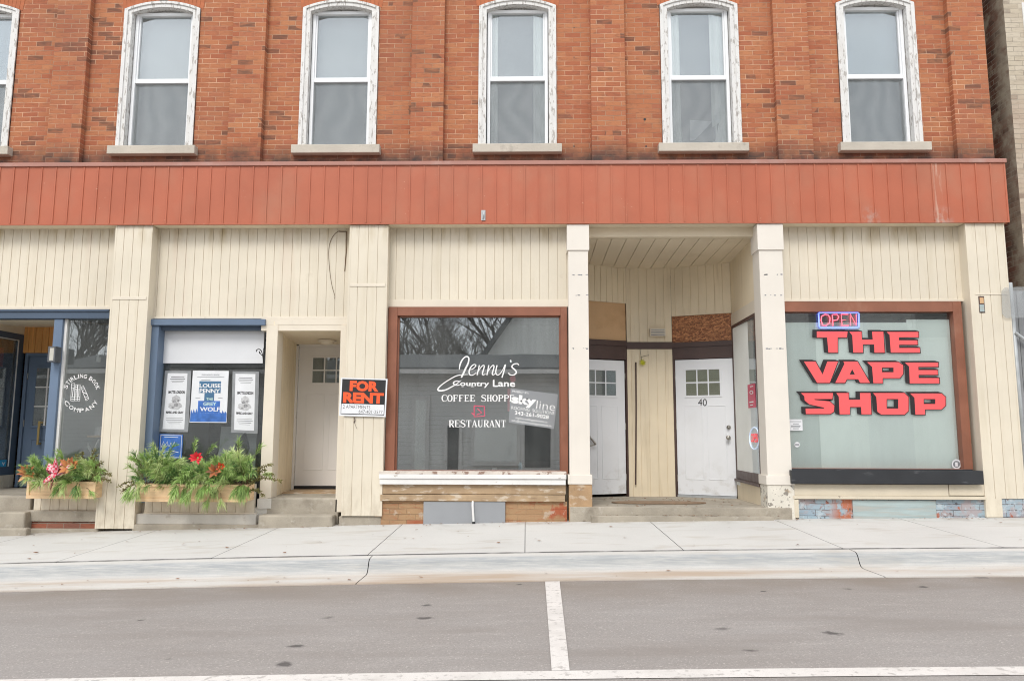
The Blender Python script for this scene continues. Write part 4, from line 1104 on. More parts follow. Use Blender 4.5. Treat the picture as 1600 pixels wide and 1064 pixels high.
# fittings on the centre wall
g = G(FC); g.pbox(1016, 1040, 513, 525, -.09, -.001); g.mat(1)
for t in (515.5, 518, 520.5, 523): g.pbox(1017.5, 1038.5, t, t + .9, -.096, -.0905)
tag(g.build('vent_hood', ['trim', 'ink'], bevel=.004, origin=FC.M @ Vector(FC.pt(1028, 525))), 'small boxy grey vent hood on the recessed entry wall', 'vent')
g = G(FC); g.tube([FC.pt(993.5, 566, -.03), FC.pt(994, 640, -.03), FC.pt(993.2, 757, -.03)], .011, 8)
tag(g.build('iron_rod', 'dkbrown', origin=FC.M @ Vector(FC.pt(993, 757))), 'thin dark upright rod fixed to the recessed entry wall between the two doors', 'rod')
g = G(FC)
for k in range(60):
    a = U(0, 6.28); r = U(.02, .06); c = Vector(FC.pt(1004, 566, -.03)); d = Vector((math.cos(a), U(-.5, .2), math.sin(a))).normalized()
    g.tube([c, c + d * r], .004, 4, .002)
tag(g.build('yellow_tassel', pm('yellow_green', (.55, .55, .05), .6, .2), origin=FC.M @ Vector(FC.pt(1004, 566))), 'small yellow-green tuft tied to a wire above the dark rod in the entry', 'ornament')
g = G(FC); g.tube([FC.pt(1002, 536, -.006), FC.pt(1001, 552, -.018), FC.pt(1002, 560, -.02), FC.pt(1003, 565, -.025)], .003, 5); g.tube([FC.pt(1001, 558, -.018), FC.pt(1008, 556, -.02), FC.pt(1014, 555, -.012)], .003, 5)
tag(g.build('wire', 'black', origin=FC.M @ Vector(FC.pt(1002, 565))), 'thin dark wire dangling on the recessed entry wall above the yellow tuft', 'wire')
# door mat and litter in the recess
my = .62; zm = zff(my)
g = G(); c = onz(1035, 786, zm)
n = 28; ring = [(c.x - .05 + .62 * math.copysign(abs(math.cos(2 * math.pi * k / n)) ** .8, math.cos(2 * math.pi * k / n)), c.y + .20 * math.sin(2 * math.pi * k / n) + .015 * math.sin(k * 3)) for k in range(n)]
V = [(x, y, zff(y) + .004) for x, y in ring] + [(x, y, zff(y) + .016) for x, y in ring]
g.add(V, [tuple(range(n))[::-1], tuple(range(n, 2 * n))] + [(k, (k + 1) % n, n + (k + 1) % n, n + k) for k in range(n)])
tag(g.build('door_mat', 'mat', origin=(c.x, c.y, zm)), 'worn brown oval mat lying on the concrete floor of the recessed entry', 'mat')
g = G()
def litter(x, y, z, s):
    a = U(0, 6.28); V = []
    for k in range(5): V.append((x + s * (1 + .5 * math.cos(2 * k)) * math.cos(a + k * 1.256), y + s * .7 * math.sin(a + k * 1.256), z + U(.003, .003 + s * .5)))
    g.add(V, [(0, 1, 2, 3, 4)])
for k in range(90):
    y = U(.9, 1.6) if R() < .6 else U(.0, .9); x = U(1.0, 2.8); litter(x, y, zff(y), U(.008, .022))
for k in range(45):
    x = U(1.7, 2.5) if R() < .6 else U(.9, 3.1); y = U(-.09, -.03); litter(x, y, Z(1060, 806.5, -.1), U(.008, .02))
for k in range(110):
    x = U(-6.3, 5.9); y = -abs(random.gauss(0, .10)) - .02; litter(x, y, gx(x) - .002 + .023 * min(0, y), U(.005, .018))
for k in range(46):
    x = U(-6, 6); y = U(-1.9, -.3); litter(x, y, gx(x) - .002 + .0204 * y, U(.006, .024))
for k in range(30):
    x = U(-6, 6); y = U(-2.6, -2.3); litter(x, y, gx(x) - .178, U(.006, .018))
q = g.build('leaf_litter', 'leafbrown'); q['kind'] = 'stuff'; tag(q, 'scattered dry brown leaf crumbs on the entry floor, pavement and gutter', 'leaf litter')

# ---- apartment doorway left of column B
YD = 1.35
pa_ = (X(429.5, 640, .15), .15); pb_ = (X(460, 640, YD), YD)
FW = Frame(pa_, pb_)
zh0 = Z(490, 516.8, .15); zhb = Z(500, 539, YD)
G(FW).siding(0, FW.len, .05, zh0 + .12, 0, pitch=.115, ph=.05).build('entry_wall', 'siding_lift', B)
xr = X(529, 640, .15)
G().box(xr, xr + .05, .301, YD + .1, .0, zh0 + .2).build('entry_wall', 'siding_lift', B)
g = G(); V = [(pa_[0], .15, zh0), (xr + .04, .15, zh0), (xr + .04, YD + .05, zhb + .006), (pa_[0] - .2, YD + .05, zhb + .006)]
g.add(V + [(a, b, c + .03) for a, b, c in V], [(0, 1, 2, 3), (0, 1, 5, 4), (4, 5, 6, 7)]); g.build('entry_ceiling', 'ceiling', B)
trim(528, 546, 508, 800, .13, .30, 'trim')
trim(408, 546, 508, 516.6, .149, .3)
# corner post
g = G(); l, r = X(411, 640, .14), X(429, 640, .14); g.box(l, r, .14, .36, Z(420, 792, .14), Z(420, 508, .14)); CP = g.build('post', 'trim', B, bevel=.004)
G().box(l - .02, r + .012, .12, .37, Z(420, 795, .12), Z(420, 779, .12)).build('base_stone', 'white_conc', CP, bevel=.01)
FD = Frame((0, YD), (1, YD))
fl, fr_ = X(457.5, 650, YD), X(463.5, 650, YD)
xe = xr + .03
g = G(); g.box(pb_[0] - .05, fr_ - .003, YD - .02, YD + .06, Z(500, 765, YD), Z(500, 540, YD)); g.box(fr_ - .003, xe, YD - .02, YD + .06, Z(500, 541.5, YD), Z(500, 536, YD)); g.build('door_frame', 'door_beige', B, bevel=.003)
g = G(); g.box(pb_[0] - .05, xe, YD - .022, YD + .1, Z(500, 541, YD) + .028, zhb + .1); g.build('head_trim', 'dkbrown', B)
DA = hung_door(FD, fr_, fr_ + .86, Z(500, 759, YD), Z(500, 541.6, YD), (X(488.5, 577, YD), X(488.5, 577, YD) + .52, Z(500, 598, YD), Z(500, 559, YD)), mat='door_beige')
G().box(fr_, xe, YD - .0, YD + .05, Z(500, 765, YD), Z(500, 759, YD) - .002).build('threshold', 'black', DA)
# worn timber sill and concrete steps
g = G(); zst = Z(490, 765, YD - .12)
g.box(X(447, 770, YD - .35), xe, .75, YD + .06, zst - .08, zst); g.build('door_sill', 'tan_wood', B, bevel=.006)
z2 = Z(480, 776, .28); z3 = Z(470, 805, -.06)
g = G(); g.box(X(416, 790, .13), xr + .04, .13, YD + .1, -.3, z2); g.box(X(403, 812, -.06), xr + .02, -.06, .129, -.3, z3); g.build('entry_step', 'conc', B, bevel=.02)
# light on its ceiling
g = G(); c = at(511, 531, .95); zz = zh0 + (zhb - zh0) * (.95 - .15) / (YD - .15)
g.lathe((c.x, .95, zz + .002), (0, 0, -1), [(0, .13), (.02, .13), (.022, .10), (.05, .085), (.058, .05)], 18)
tag(g.build('ceiling_light', 'trim', smooth=False, origin=(c.x, .95, zz)), 'round cream flush light on the ceiling of the apartment doorway', 'light')
# for rent sign
FRS = Frame((0, -.02), (1, -.02))
Q = ((532.5, 590), (605.5, 592), (602.5, 651.5), (529.5, 649.5))
SG = thing('for_rent_sign', 'black and orange for rent sign with handwritten note fixed to the cream column', 'sign', at(567, 650, -.02))
def fs(l, r, t, b): return tuple(tq(a, c, *Q) for a, c in ((l, t), (r, t), (r, b), (l, b)))
g = G().pprism(Q, -.024, -.018); g.build('board', 'paper', SG)
g = G(); g.pfill([fs(.035, .968, .032, .955)], -.0248); g.mat(1).pfill([fs(.045, .955, .68, .935)], -.0254); g.build('black_field', ['signblack', 'paper'], SG)
g = G(); g.text('FOR', fs(.20, .82, .07, .345), -.0256, .055); g.text('RENT', fs(.07, .94, .375, .655), -.0258, .055); g.build('lettering', 'orange', SG)
g = G(); g.text('2 APARTMENTS', fs(.08, .66, .71, .80), -.0258, -.008); g.text('647-401-2577', fs(.42, .93, .83, .915), -.0258, -.008); g.build('handwriting', 'signblack', SG)
g = G(); g.tube([F0.pt(554, 652, -.008), F0.pt(554.5, 657, -.014), F0.pt(553, 660, -.008)], .006, 6); g.tube([F0.pt(554, 660, -.006), F0.pt(556, 666, -.006), F0.pt(558, 670, -.005)], .0022, 4)
tag(g.build('wire', 'dkbrown', origin=F0.pt(554, 670, -.006)), 'short bent wire poking from the column just below the for rent sign', 'wire')
# loose cables on the panel
g = G(); y = .163
g.tube([F0.pt(a, b, y) for a, b in smooth([(529, 361.5), (522, 367), (516, 378), (513.5, 392), (514, 410), (516, 430), (519, 448), (523, 462), (522.5, 467)])], .0032, 6)
g.tube([F0.pt(a, b, y) for a, b in smooth([(529, 361.5), (534, 362), (541, 362)])], .006, 6)
g.tube([F0.pt(a, b, y) for a, b in smooth([(541.5, 362), (541.5, 385), (540, 405), (538.5, 424)])], .006, 6)
tag(g.build('loose_cable', 'stem', origin=F0.pt(522, 467, y)), 'loose brown cable looping down the cream panel left of the for rent column', 'cable')
# plant hanging bracket
g = G(); y = .13
g.tube([F0.pt(412, 544, y), F0.pt(411, 572, y)], .006, 6)
yb2 = -.02
g.tube([F0.pt(a, b, c) for a, b, c in smooth([(411.5, 571, .128), (411, 560, .11), (409, 550, .08), (406, 546, .03), (402.5, 546, yb2), (400.5, 548, yb2), (401.5, 549.5, yb2)])], .006, 6)
g.tube([F0.pt(a, b, c) for a, b, c in smooth([(411.5, 556, .13), (408, 554, .1), (405, 549, .06), (405.5, 552, .05), (407, 552, .05)])], .005, 6)
tag(g.build('plant_bracket', 'black', origin=F0.pt(412, 572, y)), 'black scrolled iron hanging-basket bracket on the cream post beside the poster window', 'bracket')

# ---- poster window (blue frame)
yf = .14
g = G(); cx = 320
za, zb5, zc5, zbot = Z(cx, 498.5, yf - .03), Z(cx, 508, yf - .03), Z(cx, 515.5, .2), Z(cx, 760, .2)
xl, xr2 = X(228, 600, yf), X(411, 600, yf)
g.box(xl - .03, xr2 + .0, yf - .03, .25, zb5, za); g.mat(1).box(xl, xr2 - .002, .2, .30, zc5 - .002, zb5 - .001)
g.mat(0).box(xl - .02, X(243, 600, yf), yf, .34, zbot - .2, zb5 - .001)
PW = g.build('shop_window', ['blue', 'dkblue'], B, bevel=.004)
YQ = .32
xa, xb = X(240, 600, YQ), X(414, 600, YQ)
zt_ = Z(cx, 515, YQ); 
G().box(xa, xb, YQ, YQ + .006, zbot - .1, zt_ + .05).build('pane', 'glass_shop', PW)
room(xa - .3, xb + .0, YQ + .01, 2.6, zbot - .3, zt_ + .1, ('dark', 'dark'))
G().box(xa + .01, xa + .05, YQ - .02, YQ + .03, zbot, zt_).build('jamb', 'blind', PW)
FQ = Frame((0, 0), (1, 0))
YPp = YQ - .006
g = G().pbox(251, 412, 517, 567.5, YPp - .012, YPp - .004); tag(g.build('white_board', 'offpaper', origin=at(330, 567, YPp)), 'plain white board filling the top of the poster window', 'board')
def poster(name, Q, cat, label, taped=True):
    T = thing(name, label, cat, at((Q[2][0] + Q[3][0]) / 2, Q[2][1], YPp))
    f = lambda l, r, t, b: tuple(tq(a, c, *Q) for a, c in ((l, t), (r, t), (r, b), (l, b)))
    return T, f
def band(T, Q, top, lowy):
    pass
for Q, lab in ((((258, 579), (299, 579.5), (294, 675), (248.5, 674.5)), 'tall white event poster edged in grey tape, nearest the blue jamb'),
               (((363.5, 580), (405, 580.5), (402.5, 677.5), (361, 675.5)), 'tall white event poster edged in grey tape, beside the cream post')):
    T, f = poster('event_poster', Q, 'poster', lab)
    T['group'] = 'taped event posters'
    g = G().pprism(Q, YPp, YPp + .002); g.build('tape', 'tape', T)
    g = G(); g.pfill([f(.11, .86, .04, .955)], YPp - .0006); g.build('sheet', 'paper', T)
    g = G()
    for l, r, t, b in ((.25, .75, .10, .108), (.22, .78, .13, .138), (.25, .75, .16, .166), (.3, .7, .185, .189), (.2, .78, .77, .774), (.2, .8, .80, .806), (.25, .75, .83, .836), (.3, .7, .86, .864)):
        g.pfill([f(l, r, t, b)], YPp - .0012)
    g.text('MATTS LONDON', f(.2, .8, .325, .375), YPp - .0012, .05); g.text('MARK AND GRAY', f(.18, .8, .66, .70), YPp - .0012, .05)
    g.build('lettering', 'signblack', T)
    g = G()   # soft grey portrait-like print: plain generic blotches
    def blob(cx, cy, rx, ry, y): g.pfill([[tq(cx + rx * math.cos(k * .3142) * (1 + .12 * math.sin(k * 2.3)), cy + ry * math.sin(k * .3142) * (1 + .1 * math.cos(k * 1.7)), *Q) for k in range(20)]], y)
    g.mat(0); blob(.48, .57, .25, .065, YPp - .0009); blob(.5, .47, .16, .07, YPp - .0012); g.mat(1); blob(.44, .50, .07, .022, YPp - .0016); blob(.52, .56, .08, .03, YPp - .0016)
    blob(.58, .485, .05, .018, YPp - .0016); blob(.40, .60, .05, .014, YPp - .0016)
    g.build('portrait_print', ['print_pale', 'print_mid'], T)
Q = ((301.5, 579), (357.5, 579.5), (354, 660.5), (296, 660))
T, f = poster('book_poster', Q, 'poster', 'white and blue book poster taped between the two tall event posters')
g = G().pprism(Q, YPp, YPp + .002); g.build('sheet', 'paper', T)
g = G(); top = [(0, .80)]
random.seed(5)
for k in range(14): top += [((k + .3) / 14, .80 - U(.0, .09)), ((k + .9) / 14, .82)]
ring = [tq(a, b, *Q) for a, b in [(.01, .985)] + [(.01, .8)] + top[1:] + [(.99, .8), (.99, .985)]]
g.pfill([ring], YPp - .0007); g.mat(1).pfill([f(.20, .80, .20, .43)], YPp - .0007); g.mat(0).pfill([f(.20, .80, .58, .81)], YPp - .0010); g.mat(1).pfill([f(.36, .63, .4301, .5799)], YPp - .0007)
g.build('cover_print', ['poster_blue', 'poster_teal'], T)
g = G(); g.text('LOUISE', f(.21, .79, .25, .325), YPp - .0016, .02); g.text('PENNY', f(.22, .78, .35, .425), YPp - .0016, .02); g.mat(1); g.text('THE', f(.42, .60, .52, .57), YPp - .0016, .01)
g.text('GREY', f(.34, .70, .605, .67), YPp - .0016, .02); g.mat(0); g.text('WOLF', f(.26, .80, .70, .78), YPp - .0016, .02)
g.mat(2); g.text('OUR NORTH BOOK', f(.25, .75, .065, .09), YPp - .0016, .02)
for l, r, t in ((.12, .88, .115), (.25, .5, .175), (.12, .25, .52), (.74, .86, .52)): g.pfill([f(l, r, t, t + .008)], YPp - .0016)
g.build('lettering', ['white', 'palegreen', 'ink'], T)
random.seed(23)
Q = ((249.5, 677.5), (286, 679), (284, 716), (247, 716))
T, f = poster('blue_flyer', Q, 'flyer', 'blue flyer with white script standing low in the poster window behind the pine boughs')
g = G().pprism(Q, YPp, YPp + .002); g.build('sheet', 'poster_blue', T)
g = G()
for st in ([(.1, .55), (.2, .3), (.25, .5), (.35, .3), (.4, .5)], [(.45, .5), (.5, .35), (.6, .5), (.65, .3), (.7, .5), (.85, .4)], [(.2, .12), (.8, .12)], [(.06, .04), (.95, .04), (.95, .96), (.06, .96), (.06, .04)], [(.15, .75), (.5, .68), (.85, .75)]):
    kk += 1; g.ribbon([F0.uz(*tq(a, b, *Q), YPp) for a, b in st], .008, YPp - .0007 - (kk % 9) * .0001)
g.build('script_print', 'paper', T)
g = G().pprism(((346, 666), (402, 668), (398, 735), (338, 735)), YQ + .2, YQ + .21); g.mat(1).pprism(((368, 692), (384, 674), (390, 700), (378, 730), (366, 735)), YQ + .185, YQ + .19)
tag(g.build('display_card', ['tape', 'signblack'], origin=at(370, 735, YQ + .2)), 'large grey display card with dark figure standing behind the right-hand taped poster', 'card')

# stall riser below the poster window
g = G(); y = .10
g.siding(X(226, 790, y), X(397, 790, y), Z(310, 801, y), Z(310, 756, y), y, pitch=.118, ph=.1); g.build('stall_board', 'siding', PW)
g = G().pbox(208, 400, 803, 821, .05, .3); g.build('stall_base', 'white_conc', PW, bevel=.01)
g = G().pbox(206, 405, 819.5, 830, .0, .3); g.build('plinth', 'conc', PW, bevel=.01)
trim(224, 399, 800.5, 803, .085, .2, 'trim', PW)
G().pbox(209, 226, 757, 803, .16, .2).build('downstand', 'conc', PW)
G().pbox(394, 432, 793, 826, .135, .5).build('plinth', 'white_conc', PW, bevel=.012)

# ---- book shop recess at the far left
yh = .15
g = G(); xr3 = X(171, 490, yh); xl3 = -8.4
g.mat(1).box(xl3, xr3, yh - .02, .30, Z(90, 486.5, yh - .02), Z(90, 483.6, yh - .02) + .0)
g.mat(1).box(xl3, xr3, yh, .30, Z(90, 497.5, yh), Z(90, 486.8, yh))
yb6 = .17
px_l, px_r = X(77, 600, yb6), X(90.5, 600, yb6)
zbh = Z(90, 498, yb6)
g.mat(0).box(px_l, px_r, yb6, .34, Z(80, 775, yb6), zbh - .002)
BW = g.build('shop_window', ['blue', 'dkblue'], B, bevel=.004)
yg = .24
xa, xb = px_r, X(166, 600, .2)
g = G(); g.box(xa + .001, xa + .035, yg - .03, yg + .05, .3, zbh); g.build('jamb', 'whitewood', BW)
G().box(xa, xb, yg, yg + .006, .3, zbh).build('pane', 'glass_book', BW)
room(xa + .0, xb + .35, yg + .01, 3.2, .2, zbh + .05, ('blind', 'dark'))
g = G(); g.pbox(128, 136, 515, 740, 1.0, 1.04); g.pbox(136, 139, 515, 740, .95, 1.05); g.build('inner_frame', 'blind_w', BW)
g = G().pbox(141, 166, 520, 690, 2.2, 2.25); g.build('inner_door', 'dark', BW)
YLb = yg - .0015
g = G()
def arctext(g, s, px, py, r, a0, a1, h, up=True, y=YLb, small=.8):
    n = len(s); wts = [(.45 if c in 'I ' else (1.0 if c in 'SC' and i == 0 else .8)) for i, c in enumerate(s)]
    tot = sum(wts); acc = 0
    for c, wt in zip(s, wts):
        am = a0 + (a1 - a0) * (acc + wt / 2) / tot; da = abs(a1 - a0) * wt / tot * .82; acc += wt
        if c == ' ': continue
        t = math.radians(am); wpx = math.radians(da) * r; hh = h
        if c == 'I': wpx *= .5
        e = Vector((math.cos(t), -math.sin(t))); tan = Vector((math.sin(t), math.cos(t))) if up else Vector((-math.sin(t), -math.cos(t)))
        rad = e if up else -e
        m = Vector((px, py)) + e * r
        # radial = letter up
        TL = m - tan * wpx / 2 + rad * hh / 2; TR = m + tan * wpx / 2 + rad * hh / 2; BR = m + tan * wpx / 2 - rad * hh / 2; BL = m - tan * wpx / 2 - rad * hh / 2
        g.text(c, (tuple(TL), tuple(TR), tuple(BR), tuple(BL)), y, .012)
arctext(g, 'STIRLING BOOK', 127.5, 614, 26.5, 166, 12, 6.4)
arctext(g, 'COMPANY', 126.5, 613.5, 27.5, 206, 334, 6.4, up=False)
def outline(pts, wpx=.75):
    global kk
    kk += 1; pts = pts + [pts[0]]
    for p, q in zip(pts[:-1], pts[1:]):
        kk += 1; g.ribbon([F0.uz(*p, YLb) + (wpx / 122,), F0.uz(*q, YLb) + (wpx / 122,)], .01, YLb - (kk % 30) * .0001)
for bk in ([(112, 599), (117, 599), (116.5, 626), (110.5, 626)], [(117.5, 602), (121, 602), (120.5, 626), (117, 626)], [(121.5, 601), (125.5, 601), (125, 626), (121, 626)], [(126.5, 605), (130.5, 603), (139, 623), (134.5, 626)]):
    outline(bk)
    a, b, c, d = bk
    for t in (.12, .25, .78, .9):
        p = (a[0] + (d[0] - a[0]) * t, a[1] + (d[1] - a[1]) * t); q = (b[0] + (c[0] - b[0]) * t, b[1] + (c[1] - b[1]) * t)
        kk += 1; g.ribbon([F0.uz(*p, YLb) + (.006,), F0.uz(*q, YLb) + (.006,)], .01, YLb - (kk % 30) * .0001)
    p = ((a[0] + b[0]) / 2, a[1] + 7); q = ((c[0] + d[0]) / 2, c[1] - 7); kk += 1
    g.ribbon([F0.uz(*p, YLb) + (.009,), F0.uz(*q, YLb) + (.009,)], .01, YLb - (kk % 30) * .0001)
g.build('lettering', 'white', BW)
g = G().pprism(((88, 622), (101, 622), (98, 643), (86, 642)), yg + .012, yg + .014); g.mat(1)
for t in (625, 628.5, 632, 635.5, 639): g.pbox(88.5, 98, t, t + .7, yg + .0105, yg + .0115)
tag(g.build('notice_sheet', ['paper', 'tape'], origin=at(93, 643, yg)), 'white notice sheet taped inside the book shop glass beside the round logo', 'notice')
# display table inside
yt = .9
TB = thing('display_table', 'wooden table with white crossed legs inside the book shop window', 'table', at(150, 735, yt))
zt_ = Z(150, 680, yt); xa_, xb_ = X(131, 680, yt), X(164, 680, yt)
G().box(xa_, xb_ + .3, yt, yt + .5, zt_ - .03, zt_).build('table_top', 'rawpine', TB, bevel=.004)
for a, b in (((133, 686), (156, 735)), ((155, 686), (133, 735)), ((133, 686), (131, 735))):
    G().tube([F0.pt(*a, yt + .03), F0.pt(*b, yt + .03)], .018, 6).build('leg', 'whitewood', TB)
g = G(); c = at(156, 668, yt + .2); g.lathe((c.x, yt + .2, zt_), (0, 0, 1), [(0, .06), (.09, .06), (.1, .05), (.12, .05)], 14)
tag(g.build('white_canister', 'offpaper', origin=(c.x, yt + .2, zt_), smooth=False), 'small white canister on the wooden table inside the book shop window', 'canister')
g = G(); c = at(144, 668, yt + .25); g.box(c.x - .05, c.x + .03, yt + .25, yt + .33, zt_, zt_ + .13); g.box(c.x - .03, c.x + .05, yt + .2, yt + .24, zt_, zt_ + .05)
tag(g.build('small_books', 'dkbrown', origin=(c.x, yt + .25, zt_), bevel=.004), 'small dark books standing on the wooden table inside the book shop window', 'books')
c = at(98, 668, .5); g = G(); g.box(c.x - .04, c.x + .04, .5, .56, c.z - .05, c.z + .03); g.mat(1).tube([(c.x - .02, .53, c.z + .03), (c.x - .02, .53, c.z + .075), (c.x + .02, .53, c.z + .075), (c.x + .02, .53, c.z + .03)], .008, 6)
tag(g.build('lock_box', ['brass', 'steel'], origin=(c.x, .5, c.z - .05)), 'small brass padlock hanging inside the book shop glass', 'padlock')
g = G(); g.tube([F0.pt(a, b, .9) for a, b in smooth([(154, 562), (153.5, 556), (156, 548), (160, 543), (165, 541)])], .014, 8); g.tube([F0.pt(153, 566, .9), F0.pt(154.5, 558, .9)], .03, 8)
tag(g.build('hanging_lamp_arm', 'blind_w', origin=F0.pt(154, 566, .9)), 'pale curved lamp arm high inside the book shop window', 'lamp')
# riser under it
y = .10
g = G(); g.siding(X(53, 788, y), X(152, 788, y), Z(100, 797, y), Z(100, 745, y), y, pitch=.118, ph=.09); g.box(X(50, 740, y), X(152, 740, y), .12, .3, Z(100, 760, y), .62); g.build('stall_board', 'siding', BW)
G().pbox(40, 151, 797.3, 815, .06, .4).build('plinth', 'conc', BW, bevel=.012)
G().box(X(46, 822, .09), X(155, 822, .09), .09, .4, -.35, Z(100, 815.2, .09)).build('stall_base', 'brick_old', BW)
G().pbox(40, 153, 826, 836, .03, .4).build('footing', 'conc', BW, bevel=.01)
# recessed blue door
YE = 1.55
FE = Frame((0, YE), (1, YE))
xl_, xr_ = X(33, 650, YE), X(100, 650, YE)
g = G(); zd0, zd1 = Z(50, 768, YE), Z(50, 557, YE)
ud0 = X(38, 650, YE); 
g.box(xl_, ud0 - .003, YE - .02, YE + .06, zd0, zd1 + .05); g.box(ud0 - .003, xr_ + .4, YE - .02, YE + .06, zd1 + .003, zd1 + .05); g.build('door_frame', 'blue', B, bevel=.003)
gl = X(55.5, 600, YE)
d = G(FE); u0, u1 = ud0, ud0 + .87
d.box(u0, u1, .012, .055, zd0, zd1); zg0, zg1 = Z(60, 665, YE), Z(60, 575, YE); gr_ = u1 - (gl - u0)
for q in ((gl - .03, gr_ + .03, zg1, zg1 + .03), (gl - .03, gr_ + .03, zg0 - .03, zg0), (gl - .03, gl, zg0, zg1), (gr_, gr_ + .03, zg0, zg1)): d.box(q[0], q[1], .0, .013, q[2], q[3])
for a, b in ((u0 + .12, u0 + .40), (u0 + .47, u0 + .75)):
    for q in ((a, b, zd0 + .2, zd0 + .215), (a, b, zd0 + .75, zd0 + .765), (a, a + .014, zd0 + .2155, zd0 + .7495), (b - .014, b, zd0 + .2155, zd0 + .7495)): d.box(q[0], q[1], .006, .0125, q[2], q[3])
DB = d.build('door', 'blue', B, bevel=.003)
G(FE).box(gl, gr_, .0112, .0118, zg0, zg1).build('backing', 'dark', DB); G(FE).box(gl, gr_, .007, .009, zg0, zg1).build('pane', 'glass_cafe', DB)
g = G(FE); zz = (zg1 - zg0) / 3
for k in (1, 2): g.box(gl, gr_, .002, .0112, zg0 + zz * k - .009, zg0 + zz * k + .009)
xm_ = X(72, 620, YE); g.box(xm_ - .01, xm_ + .01, .0024, .0112, zg0, zg1); g.build('muntin', 'whitewood', DB)
g = G(FE); a = FE.pt(61.5, 658, -.05); b = FE.pt(57.5, 695, -.05)
g.box(a[0] - .014, a[0] + .014, -.06, -.04, b[2], a[2]); g.box(a[0] - .012, a[0] + .012, -.04, .012, a[2] - .03, a[2] - .005); g.box(a[0] - .012, a[0] + .012, -.04, .012, b[2] + .005, b[2] + .03); g.build('handle', 'brass', DB, bevel=.003)
g = G(FE)
for q in (.15, .5, .85): z = zd0 + (zd1 - zd0) * q; g.tube([(u0 - .004, .004, z - .05), (u0 - .004, .004, z + .05)], .008, 8)
g.build('hinge', 'steel', DB)
g = G(); g.siding(X(31, 530, YE - .03), xr_ + .4, zd1 + .052, zbh + .2, YE - .03, pitch=.10, ph=.04); g.build('entry_wall', 'pine', B)
g = G(); zq0, zq1 = Z(60, 498, .17), Z(40, 511, YE)
V = [(-9, .301, zq0), (px_r + .0, .301, zq0), (px_r + .3, YE + .05, zq1), (-9, YE + .05, zq1)]
g.add(V + [(a, b, c + .03) for a, b, c in V], [(0, 1, 2, 3), (0, 1, 5, 4), (4, 5, 6, 7)]); g.build('entry_ceiling', 'ceiling', B)
# angled dark window left of the door
pe = (X(32, 620, YE), YE); pf = (X(2, 620, 1.15), 1.15)
dx, dy = (pf[0] - pe[0]), (pf[1] - pe[1]); k = 2.6
FA2 = Frame((pe[0] + dx * k, pe[1] + dy * k), pe)
L = FA2.len; f = .13
zt_ = FA2.uz(20, 520)[1]; zb7 = FA2.uz(20, 741)[1]
g = G(FA2); g.box(L - f, L, 0, .06, zb7, zt_); g.box(0, L - f, 0, .06, zt_ - .09, zt_); g.box(0, L - f, 0, .06, zb7, zb7 + .12); g.mat(1); g.box(0, L, 0, .06, zt_ + .002, zq0 + .2)
g.mat(2); g.box(L - f - .022, L - f, -.006, .0, zb7 + .12, zt_ - .09)
g.box(0, L - f - .022, -.006, .0, zt_ - .105, zt_ - .09)
SWL = g.build('shop_window', ['dkblue', 'ceiling', 'whitewood'], B, bevel=.003)
G(FA2).box(0, L - f, .02, .026, zb7 + .12, zt_ - .09).build('pane', 'glass_shop', SWL)
G(FA2).siding(0, L, -.3, zb7 - .001, 0.0, pitch=.118).build('stall_board', 'siding', SWL)
g = G(FA2); V0 = [(-.5, .07, zb7), (L, .07, zb7), (L, 2, zb7), (-.5, 2, zb7)]
V = V0 + [(a, b, zt_) for a, b, c in V0]; g.add(V, [(0, 1, 2, 3), (2, 3, 7, 6), (4, 5, 6, 7), (0, 3, 7, 4), (1, 2, 6, 5)]); g.build('room', 'dark', B)
g = G(FA2); a, b = FA2.uz(-12, 560, .1), FA2.uz(5.5, 560, .1); g.box(a[0], b[0], .1, .11, FA2.uz(3, 573, .1)[1], FA2.uz(3, 543, .1)[1])
tag(g.build('red_placard', pm('red_card', (.62, .06, .03), .5, .05), origin=FA2.M @ Vector(FA2.pt(2, 573, .1))), 'red placard hanging in the dark window at the far left edge', 'placard')
g = G(FA2); a, b = FA2.uz(-14, 700, .05), FA2.uz(12.5, 700, .05); g.box(a[0], b[0], .05, .06, FA2.uz(3, 718, .05)[1], FA2.uz(3, 668, .05)[1])
tag(g.build('patterned_panel', pm('grey_pattern', (.3, .3, .3), .6, .8, 60), origin=FA2.M @ Vector(FA2.pt(2, 718, .05))), 'grey patterned panel low in the dark window at the far left edge', 'panel')
g = G(FA2); a, b = FA2.uz(-5, 725, .015), FA2.uz(9.5, 725, .015); g.box(a[0], b[0], .012, .018, FA2.uz(3, 730, .015)[1], FA2.uz(3, 718.5, .015)[1])
g.mat(1); zz = FA2.uz(3, 724, .012)[1]; g.prism([(b[0] - .09, zz + .02), (b[0] - .06, zz - .005), (b[0] - .03, zz + .025), (b[0] - .06, zz - .03)], .008, .011)
tag(g.build('blue_sticker', [pm('cyan_card', (.03, .30, .55), .5, .05), 'white'], origin=FA2.M @ Vector(FA2.pt(2, 730, .01))), 'bright blue square sticker with white mark at the foot of the far left window', 'sticker')
# steps to the book shop
zs1 = Z(30, 773, .25)
g = G(); g.box(-9.0, X(47, 790, .12), .12, 1.9, -.5, zs1); g.box(-9.0, X(38, 815, -.05), -.05, .119, -.5, Z(20, 800, -.05)); g.box(-9, X(41, 830, -.15), -.15, -.051, -.5, Z(20, 825, -.15))
g.build('entry_step', 'conc', B, bevel=.02)
G().box(pe[0] - .1, xr_ + .4, YE - .2, YE + .05, zs1, zd0 - .004).build('threshold', 'tan_wood', DB)
